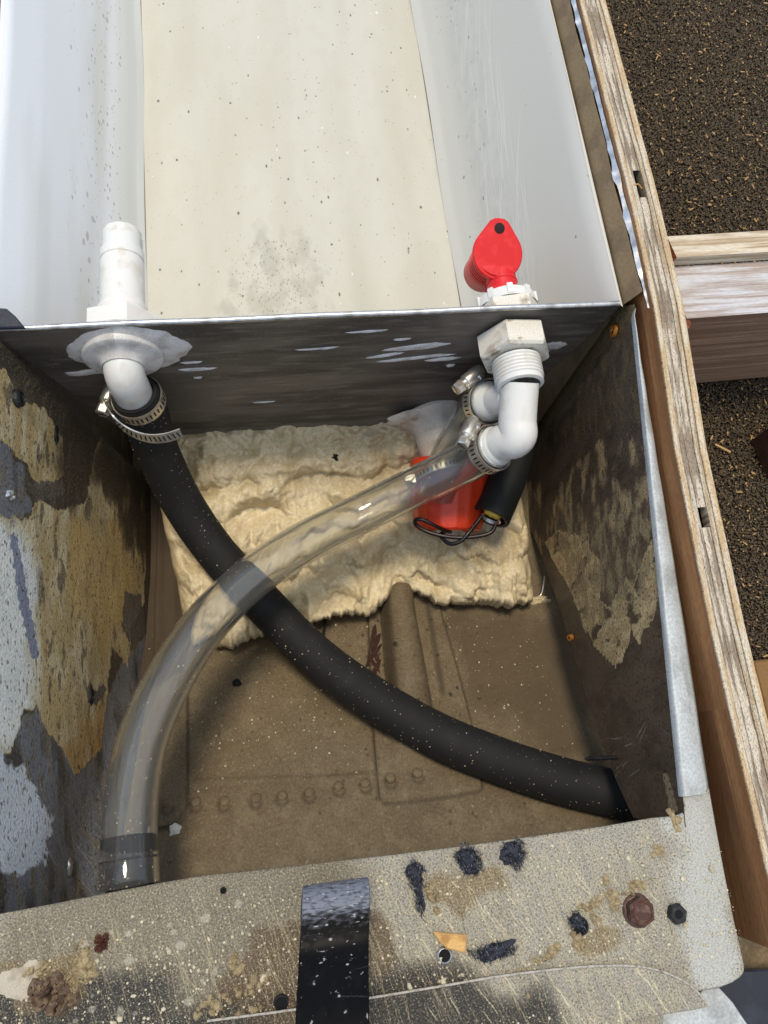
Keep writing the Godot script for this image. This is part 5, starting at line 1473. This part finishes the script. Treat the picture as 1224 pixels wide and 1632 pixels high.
# ---------------------------------------------------------------- black strap
func build_strap() -> void:
	var t := thing("black_strap", "bent black metal strap standing on the front beam at the photo's lower edge", "bracket", Vector3(0.01, 0.0, 0.12))
	var a := Vector3(0.0103, 0.047, 0.0736)
	# outline from its foot over the bend and down to the front, as (z, y)
	var pr := [Vector2(0.098, 0.002), Vector2(0.088, 0.020), Vector2(0.079, 0.036), Vector2(0.0765, 0.043), Vector2(0.0785, 0.0495), Vector2(0.084, 0.0525), Vector2(0.091, 0.0530), Vector2(0.105, 0.0540), Vector2(0.120, 0.0620), Vector2(0.15, 0.078), Vector2(0.19, 0.088), Vector2(0.24, 0.075), Vector2(0.28, 0.003)]
	var pts := []
	for v in pr: pts.append(Vector3(0, v.y, v.x))
	pts = smooth(pts, 6)
	var ring := []
	for q in [0.0, 1.0]: pass
	var rows := []
	var w := 0.0202
	var th := 0.0030
	var cs := [Vector2(-w, -th + 0.0007), Vector2(-w, th - 0.0007), Vector2(-w + 0.0007, th), Vector2(-w * 0.5, th + 0.0001), Vector2(0, th + 0.0001), Vector2(w * 0.5, th + 0.0001), Vector2(w - 0.0007, th), Vector2(w, th - 0.0007), Vector2(w, -th + 0.0007), Vector2(w - 0.0007, -th), Vector2(-w + 0.0007, -th), Vector2(-w, -th + 0.0007)]
	for i in pts.size():
		var tt: Vector3 = (pts[mini(i + 1, pts.size() - 1)] - pts[maxi(i - 1, 0)]).normalized()
		var n := Vector3(0, tt.z, -tt.y) * 1.0
		n = Vector3.RIGHT.cross(tt)
		if i > 0 and n.dot(Vector3(0, 0.3, -1)) < -0.9: n = n
		var row := PackedVector3Array()
		for c in cs:
			var cx := lerpf(0.0135, 0.0020, clampf((pts[i].z - 0.076) / 0.08, 0.0, 1.4))
			row.append(Vector3(cx, 0, 0) + pts[i] + Vector3(c.x, 0, 0) - n * c.y)
		rows.append(row)
	var g := Geo.new()
	g.grid(rows, true)
	var mid := g.N.size() / 2
	var up_ok := 0.0
	for k in g.N.size(): up_ok += g.N[k].dot(Vector3(0, 0.5, 0)) * (1.0 if g.P[k].y > 0.045 else 0.0)
	if up_ok < 0:
		for k in g.N.size(): g.N[k] = -g.N[k]
		for k in range(0, g.I.size(), 3):
			var sw := g.I[k + 1]
			g.I[k + 1] = g.I[k + 2]
			g.I[k + 2] = sw
	var tx := Tex.new(900, 300, Color(0.035, 0.035, 0.038), 0.42)
	tx.layer(tx.noise(120, 0.03, 5), 0.55, 0.75, Color(0.05, 0.05, 0.054), 0.7, -10, 0.6)
	tx.layer(Tex.comb(tx.poly([[Vector2(0.22, -0.1), Vector2(0.56, -0.1), Vector2(0.54, 1.1), Vector2(0.22, 1.1)]], 130), tx.noise(121, 0.05, 5), 0.9), 0.25, 1.0, Color(0.50, 0.52, 0.57), 0.85, 5, 0.45)  # bluish sky sheen and worn paint, both painted over the bend
	tx.layer(tx.noise(122, 0.05, 4), 0.80, 0.84, Color(0.70, 0.70, 0.70), 0.8, 15)
	tx.dots(rng, 14, 1.0, 5.0, Color(0.8, 0.8, 0.79), 0.8, Rect2(0.5, 0.1, 0.5, 0.5))
	tx.dots(rng, 160, 0.5, 1.0, Color(0.7, 0.69, 0.66), 0.6)
	tx.scratches(rng, 50, 20, 80, 1.4, 0.6, Color(0.5, 0.5, 0.52), 0.5)
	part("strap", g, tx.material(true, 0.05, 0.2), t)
	g = Geo.new()
	g.lump(0.012, 0.010, 0.004, 7, Transform3D(Basis(), Vector3(0.017, 0.0, 0.099)), 0.3, 5, 20)
	part("rusty_foot", g, M.rust, t)

# ---------------------------------------------------------------- timber and carpet
func build_timber() -> void:
	# plywood plank on edge
	var px := func(z: float) -> float: return interp(z, [-1.35, -0.70, -0.45, -0.33, -0.20, -0.06, 0.10, 0.17], [0.332, 0.3265, 0.3270, 0.3235, 0.3110, 0.3050, 0.3030, 0.3035])
	var face := wood_tex(1024, 256, Color(0.66, 0.47, 0.29), Color(0.50, 0.33, 0.185), 140, 0.03)
	face.scratches(rng, 120, 30, 160, 0.0, 0.05, Color(0.68, 0.52, 0.34), 0.4)
	var fm := face.material(true, 0.05)
	fm.texture_repeat = true
	var t := thing("plywood_plank", "plywood plank standing on edge along the right hull side, raw layers facing up", "plywood", Vector3(0.33, -0.1, -0.4))
	var g := Geo.new()
	var rows := []
	for i in 81:
		var z := lerpf(-1.35, 0.158, i / 80.0)
		var row := PackedVector3Array()
		for y in [0.019, 0.0, -0.03, -0.07, -0.105, -0.16]:
			row.append(Vector3(px.call(z), y, z))
		rows.append(row)
	g.grid(rows)
	for k in g.P.size(): g.U[k] = Vector2(g.P[k].z * 1.3, g.P[k].y * 5.0)
	part("inner_face", g, fm, t)
	g = Geo.new()
	rows = []
	for i in 81:
		var z := lerpf(-1.35, 0.158, i / 80.0)
		rows.append(PackedVector3Array([Vector3(px.call(z) + 0.0272, 0.019, z), Vector3(px.call(z) + 0.0272, -0.16, z)]))
	g.grid(rows)
	for k in g.P.size(): g.U[k] = Vector2(g.P[k].z * 1.3, g.P[k].y * 5.0)
	part("outer_face", g, fm, t)
	g = Geo.new()
	var xe: float = px.call(0.158)
	g.grid([PackedVector3Array([Vector3(xe, 0.0195, 0.158), Vector3(xe + 0.0272, 0.0195, 0.158)]), PackedVector3Array([Vector3(xe, -0.16, 0.158), Vector3(xe + 0.0272, -0.16, 0.158)])])
	part("end_face", g, fm, t)
	var lw := [0.0050, 0.0048, 0.0072, 0.0042, 0.0060]
	var nz := FastNoiseLite.new()
	nz.seed = 17; nz.frequency = 9.0
	var x0 := 0.0
	var lm := []
	for k in 3:
		var a: Color = [Color(0.78, 0.68, 0.53), Color(0.58, 0.52, 0.44), Color(0.72, 0.64, 0.52)][k]
		var b: Color = [Color(0.69, 0.59, 0.45), Color(0.49, 0.43, 0.36), Color(0.62, 0.54, 0.43)][k]
		var wt := wood_tex(1024, 48, a, b, 150 + k * 9, 0.12, 0.4, Color(0.80, 0.76, 0.68))
		wt.shade(wt.noise(170 + k, 0.35, 3, 1.0, 1.0), 0.22, 60)
		wt.layer(wt.noise(175 + k, 0.2, 3, 2.0, 1.0), 0.66, 0.8, b.darkened(0.5), 0.7, -60)
		var m := wt.material(true, 0.09)
		m.texture_repeat = true
		lm.append(m)
	for k in 5:
		g = Geo.new()
		var w: float = lw[k]
		var segs := [[-1.35, 0.158]]
		if k == 2: segs = [[-1.35, -0.475], [-0.445, -0.1515], [-0.135, 0.158]]
		for sg in segs:
			rows = []
			var n := maxi(int((sg[1] - sg[0]) * 110), 6)
			for i in n + 1:
				var z := lerpf(sg[0], sg[1], float(i) / n)
				var e := 0.0005 * nz.get_noise_2d(z * 4.0, k * 7.0) if k > 0 else 0.0001 + 0.0004 * absf(nz.get_noise_2d(z * 4.0, 3.0))
				var e2 := 0.0005 * nz.get_noise_2d(z * 4.0, (k + 1) * 7.0) if k < 4 else -0.0002
				var x: float = px.call(z) + x0
				var y: float = 0.0200 + [0.0006, -0.0002, -0.0006, 0.0, 0.0009][k] + 0.0004 * nz.get_noise_2d(z * 9.0, 50.0 + k)
				rows.append(PackedVector3Array([Vector3(x + e + 0.0001, 0.010, z), Vector3(x + e + 0.0001, y - 0.0004, z), Vector3(x + e + 0.0006, y, z), Vector3(x + w * 0.5, y + 0.0002, z), Vector3(x + w + e2 - 0.0006, y, z), Vector3(x + w + e2 - 0.0001, y - 0.0004, z), Vector3(x + w + e2 - 0.0001, 0.010, z)]))
			var n0 := g.P.size()
			g.grid(rows)
			for q in range(n0, g.P.size()): g.U[q] = Vector2(g.P[q].z * 2.2, (g.P[q].x - px.call(g.P[q].z) - x0) / w * 0.9 + 0.05)
		if g.N[10].y < 0:
			for q in g.N.size(): g.N[q] = -g.N[q]
			for q in range(0, g.I.size(), 3):
				var sw := g.I[q + 1]
				g.I[q + 1] = g.I[q + 2]
				g.I[q + 2] = sw
		part("ply_layer", g, lm[[0, 1, 1, 2, 0][k]], t)
		x0 += w + 0.00005
	g = Geo.new()
	g.tube(smooth([Vector3(0.3425, 0.017, -0.457), Vector3(0.339, 0.019, -0.460), Vector3(0.3345, 0.020, -0.458)], 4), 0.0008, 6)
	part("splinter", g, M.chip, t)
	# joists to the right of it
	var jw := wood_tex(700, 320, Color(0.70, 0.67, 0.64), Color(0.57, 0.50, 0.46), 180, 0.05, 0.5, Color(0.76, 0.76, 0.77))
	jw.scratches(rng, 160, 40, 160, 0.0, 0.08, Color(0.42, 0.36, 0.32), 0.5, Rect2(0, 0, 1, 1), -40)
	var jm := jw.material(true, 0.10)
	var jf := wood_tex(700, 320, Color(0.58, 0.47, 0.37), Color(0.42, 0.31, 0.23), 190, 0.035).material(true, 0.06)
	var jt := wood_tex(700, 128, Color(0.73, 0.66, 0.55), Color(0.56, 0.48, 0.37), 200, 0.06, 0.5, Color(0.80, 0.76, 0.68)).material(true, 0.06)
	var je := worn(Color(0.62, 0.34, 0.13), Color(0.36, 0.17, 0.06), 0.7, 26.0, 0.10, 0.0, 210, 0.45)
	var j := thing("wood_joist", "whitewashed wooden joist butting against the plywood, brown front face in shade", "joist", Vector3(0.55, -0.05, -0.355))
	beam_part(j, "top_face", [Vector3(0.359, 0.0, -0.3845), Vector3(0.95, 0.0, -0.402), Vector3(0.95, 0.0, -0.350), Vector3(0.364, 0.0, -0.331)], jm)
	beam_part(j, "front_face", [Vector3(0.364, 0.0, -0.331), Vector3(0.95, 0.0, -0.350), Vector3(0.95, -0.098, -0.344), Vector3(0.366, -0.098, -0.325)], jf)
	beam_part(j, "back_face", [Vector3(0.95, 0.0, -0.402), Vector3(0.359, 0.0, -0.3845), Vector3(0.359, -0.098, -0.380), Vector3(0.95, -0.098, -0.398)], jf)
	beam_part(j, "end_face", [Vector3(0.359, 0.0, -0.3845), Vector3(0.364, 0.0, -0.331), Vector3(0.366, -0.098, -0.325), Vector3(0.359, -0.098, -0.380)], je)
	beam_part(j, "under_face", [Vector3(0.366, -0.098, -0.325), Vector3(0.95, -0.098, -0.344), Vector3(0.95, -0.098, -0.398), Vector3(0.359, -0.098, -0.380)], jf)
	g = Geo.new()
	g.lathe([Vector2(0.0, 0.004), Vector2(0.0075, 0.002), Vector2(0.009, -0.012), Vector2(0.0, -0.016)], Transform3D(Basis(), Vector3(0.3605, -0.004, -0.3285)), 14)
	part("knot_stub", g, je, j)
	var k2 := thing("wood_batten", "thin pale batten lying along the back of the whitewashed joist", "batten", Vector3(0.55, 0.0, -0.405))
	beam_part(k2, "top_face", [Vector3(0.358, 0.012, -0.4085), Vector3(0.95, 0.012, -0.428), Vector3(0.95, 0.012, -0.404), Vector3(0.362, 0.012, -0.386)], jt)
	beam_part(k2, "front_face", [Vector3(0.362, 0.012, -0.386), Vector3(0.95, 0.012, -0.404), Vector3(0.95, 0.0006, -0.4035), Vector3(0.3605, 0.0006, -0.3855)], jt)
	beam_part(k2, "end_face", [Vector3(0.358, 0.012, -0.4085), Vector3(0.362, 0.012, -0.386), Vector3(0.3605, 0.0006, -0.3855), Vector3(0.355, 0.0006, -0.408)], je)
	beam_part(k2, "back_face", [Vector3(0.95, 0.012, -0.428), Vector3(0.358, 0.012, -0.4085), Vector3(0.355, 0.0006, -0.408), Vector3(0.95, 0.0006, -0.4275)], jt)
	var k3 := thing("wood_ledger", "lower brown board showing as a thin strip under the whitewashed joist", "board", Vector3(0.55, -0.11, -0.34))
	beam_part(k3, "front_face", [Vector3(0.366, -0.0984, -0.328), Vector3(0.95, -0.0984, -0.347), Vector3(0.95, -0.124, -0.345), Vector3(0.366, -0.124, -0.326)], jf)
	beam_part(k3, "under_face", [Vector3(0.366, -0.124, -0.326), Vector3(0.95, -0.124, -0.345), Vector3(0.95, -0.124, -0.40), Vector3(0.366, -0.124, -0.38)], jf)
	var k4 := thing("wood_block", "dark brown wood block on the carpet at the right edge, below the joist", "wood block", Vector3(0.5179, -0.148, -0.2544))
	g = Geo.new()
	g.box(Vector3(0.10, 0.035, 0.042), 0.002, Transform3D(Basis(Vector3.UP, 0.12), Vector3(0.5131, -0.13, -0.2529) + Vector3(0.035, 0, 0)))
	part("block", g, M.dark_wood, k4)
	g = Geo.new()
	g.box(Vector3(0.10, 0.020, 0.40), 0.002, Transform3D(Basis(), Vector3(0.475, -0.139, 0.16)))
	single("floor_board", g, M.chip_board, "tan board on the carpet past the plywood, at the photo's right edge", "board")
	# carpet
	var c := Tex.new(512, 512, Color(0.135, 0.115, 0.085), 1.0)
	c.layer(c.noise(220, 0.16, 3), 0.5, 0.75, Color(0.30, 0.25, 0.17), 0.8, 90)
	c.layer(c.noise(221, 0.30, 2), 0.5, 0.75, Color(0.07, 0.06, 0.045), 0.85, -90)
	c.dots(rng, 2600, 0.5, 1.4, Color(0.62, 0.52, 0.36), 0.7, Rect2(0, 0, 1, 1), 60)
	M.carpet = c.material(false, 0.35)
	M.carpet.texture_repeat = true
	M.carpet.roughness = 1.0
	rows = []
	var cz := FastNoiseLite.new()
	cz.seed = 4; cz.frequency = 40.0
	for i in 121:
		var row := PackedVector3Array()
		for q in 241:
			var x := lerpf(0.345, 1.0, i / 120.0)
			var z := lerpf(-1.35, 0.45, q / 240.0)
			row.append(Vector3(x, -0.150 + 0.0035 * cz.get_noise_2d(x * 3.0, z * 3.0), z))
		rows.append(row)
	g = Geo.new()
	g.grid(rows)
	if g.N[500].y < 0:
		for k in g.N.size(): g.N[k] = -g.N[k]
		for k in range(0, g.I.size(), 3):
			var sw := g.I[k + 1]
			g.I[k + 1] = g.I[k + 2]
			g.I[k + 2] = sw
	for k in g.P.size(): g.U[k] = Vector2(g.P[k].x * 4.0, g.P[k].z * 4.0)
	single("carpet", g, M.carpet, "dark brown looped carpet sprinkled with sawdust, beyond the plywood", "carpet")
	# its loops, and the sawdust in it
	crumbs("carpet_pile", "dark pile of the brown carpet", 170000, M.pile, func(r): return [Vector3(r.randf_range(0.36, 0.78), -0.1475, r.randf_range(-1.25, 0.1)), r.randf_range(0.0006, 0.0012)], 1.3, 1.6)
	crumbs("sawdust", "sawdust on the dark carpet", 16000, M.sawdust, func(r): return [Vector3(r.randf_range(0.36, 0.78), -0.1440, r.randf_range(-1.25, 0.1)), 0.0003 + 0.0009 * pow(r.randf(), 4)], 4.0, 0.4)
	for q in [[Vector3(0.50, -0.142, -0.515), 0.5], [Vector3(0.47, -0.142, -0.47), 0.9], [Vector3(0.46, -0.142, -0.26), -0.6]]:
		g = Geo.new()
		g.box(Vector3(0.018, 0.0012, 0.0022), 0.0004, Transform3D(Basis(Vector3.UP, q[1]), q[0]))
		single("wood_shaving", g, M.sawdust, ["pale shaving on the carpet above the joist", "short pale shaving close to the plywood above the joist", "pale shaving on the carpet below the joist"][0 if q[1] == 0.5 else (1 if q[1] == 0.9 else 2)], "wood shaving", "wood shavings on the carpet")

func beam_part(t: Node3D, called: String, c: Array, m: Material) -> void:
	var g := Geo.new()
	var n: Vector3 = (c[1] - c[0]).cross(c[3] - c[0]).normalized()
	var ctr := t.position
	if n.dot(c[0].lerp(c[2], 0.5) - ctr) < 0: n = -n
	var rows := []
	for i in 2:
		rows.append(PackedVector3Array([c[0] if i == 0 else c[1], c[3] if i == 0 else c[2]]))
	g.grid(rows)
	for k in g.N.size(): g.N[k] = n
	g.I = PackedInt32Array()
	g.tri(0, 1, 2)
	g.tri(1, 3, 2)
	part(called, g, m, t)

# ---------------------------------------------------------------- sky
# pale on the sun's side and bluer away from it, with broken bright cloud all round
func broken_sky() -> ImageTexture:
	var im := Image.create(512, 256, false, Image.FORMAT_RGBF)
	var nz := FastNoiseLite.new()
	nz.seed = 12
	nz.frequency = 1.6
	nz.fractal_octaves = 4
	var sun_at := Vector3(-0.3, 0.9, -0.2).normalized()
	for y in 256:
		for x in 512:
			var az := (float(x) / 512.0 - 0.5) * TAU
			var el := (0.5 - (y + 0.5) / 256.0) * PI
			var d := Vector3(sin(az) * cos(el), sin(el), -cos(az) * cos(el))
			var c := Color(0.20, 0.18, 0.15)
			if el > 0:
				var k := smoothstep(-0.1, 1.5, sun_at.angle_to(d))
				c = Color(0.80, 0.84, 0.88).lerp(Color(0.22, 0.44, 0.86), k)
				c = c.lerp(Color(0.82, 0.81, 0.78), pow(1.0 - sin(el), 4.0))
				var q := d / (d.y + 0.35)
				var cl := smoothstep(0.06, 0.40, nz.get_noise_2d(q.x * 1.3, q.z * 1.3)) * smoothstep(0.0, 0.12, el)
				c = c.lerp(Color(1.10, 1.07, 1.02), cl * 0.9)
			im.set_pixel(x, y, c)
	return ImageTexture.create_from_image(im)

# ---------------------------------------------------------------- all together
func _ready() -> void:
	rng.seed = 20240
	var cam := Camera3D.new()
	cam.name = "camera"
	cam.transform = Transform3D(Basis(Vector3(0.98871, 0.10060, 0.11105), Vector3(0.07503, 0.30917, -0.94804), Vector3(-0.12970, 0.94567, 0.29813)), Vector3(0, 0.55, 0)).orthonormalized()
	cam.fov = 68.43
	cam.near = 0.02
	cam.far = 60.0
	add_child(cam)
	var we := WorldEnvironment.new()
	var env := Environment.new()
	env.background_mode = Environment.BG_SKY
	var sm := PanoramaSkyMaterial.new()
	sm.panorama = broken_sky()
	var sky := Sky.new()
	sky.sky_material = sm
	env.sky = sky
	env.background_energy_multiplier = 1.0
	env.tonemap_mode = Environment.TONE_MAPPER_LINEAR
	env.tonemap_exposure = 1.15
	env.sdfgi_enabled = true
	env.ssao_enabled = true
	env.ssil_enabled = true
	we.environment = env
	add_child(we)
	var sun := DirectionalLight3D.new()
	sun.name = "sun"
	sun.light_energy = 0.75
	sun.light_angular_distance = 14.0
	sun.light_color = Color(1.0, 0.94, 0.84)
	sun.shadow_enabled = true
	sun.transform = Transform3D(Basis.looking_at(Vector3(0.08, -1.0, 0.20).normalized(), Vector3(0, 0, -1)), Vector3.ZERO)
	add_child(sun)

	make_materials()
	M.speck = mat(Color(0.80, 0.76, 0.66), 0.9)
	M.speck.vertex_color_use_as_albedo = true
	M.sawdust = mat(Color(0.70, 0.57, 0.38), 0.9)
	M.sawdust.vertex_color_use_as_albedo = true
	M.pile = mat(Color(0.33, 0.275, 0.20), 0.8)
	M.pile.vertex_color_use_as_albedo = true
	M.hole_red = mat(Color(0.12, 0.004, 0.008), 0.8)
	M.sleeve = mat(Color(0.085, 0.095, 0.09), 0.6)
	M.foam = worn(Color(0.80, 0.745, 0.61), Color(0.72, 0.64, 0.48), 0.55, 5.0, 0.06, 0.0, 57, 0.55)
	M.grey_paint = worn(Color(0.68, 0.70, 0.70), Color(0.56, 0.57, 0.56), 0.42, 7.0, 0.05, 0.0, 59, 0.5)
	M.tan_metal = worn(Color(0.50, 0.43, 0.32), Color(0.40, 0.34, 0.25), 0.5, 6.0, 0.05, 0.2, 61, 0.5)
	M.pale_rust = worn(Color(0.38, 0.30, 0.24), Color(0.58, 0.52, 0.42), 0.9, 40.0, 0.06, 0.0, 75, 0.5)
	M.bolt_rust = worn(Color(0.27, 0.17, 0.14), Color(0.42, 0.33, 0.27), 0.75, 40.0, 0.06, 0.0, 77, 0.5)
	M.pale_crust = worn(Color(0.68, 0.65, 0.58), Color(0.56, 0.52, 0.45), 0.9, 20.0, 0.06, 0.0, 71, 0.5)
	M.white_edge = worn(Color(0.68, 0.66, 0.62), Color(0.45, 0.42, 0.36), 0.6, 60.0, 0.05, 0.0, 73, 0.5)
	M.rotten = worn(Color(0.19, 0.10, 0.06), Color(0.30, 0.18, 0.11), 0.9, 60.0, 0.1, 0.0, 63, 0.5)
	M.blue_black = worn(Color(0.10, 0.115, 0.16), Color(0.17, 0.19, 0.24), 0.35, 6.0, 0.03, 0.0, 65, 0.55)
	M.dark_wood = worn(Color(0.26, 0.15, 0.08), Color(0.18, 0.10, 0.05), 0.8, 20.0, 0.06, 0.0, 67, 0.5)
	M.chip_board = worn(Color(0.48, 0.36, 0.20), Color(0.38, 0.28, 0.15), 0.8, 10.0, 0.06, 0.0, 69, 0.5)
	M.vinyl = mat(Color(0.93, 0.93, 0.91, 0.035), 0.05)
	M.vinyl.refraction_enabled = true
	M.vinyl.refraction_scale = 0.043
	M.vinyl.transparency = BaseMaterial3D.TRANSPARENCY_ALPHA

	build_hull_bottom()
	build_left_side()
	build_right_side()
	build_tank()
	build_foam()
	build_beam()
	build_timber()
	build_drain_fitting()
	build_port_fitting()
	build_pump()
	build_strap()
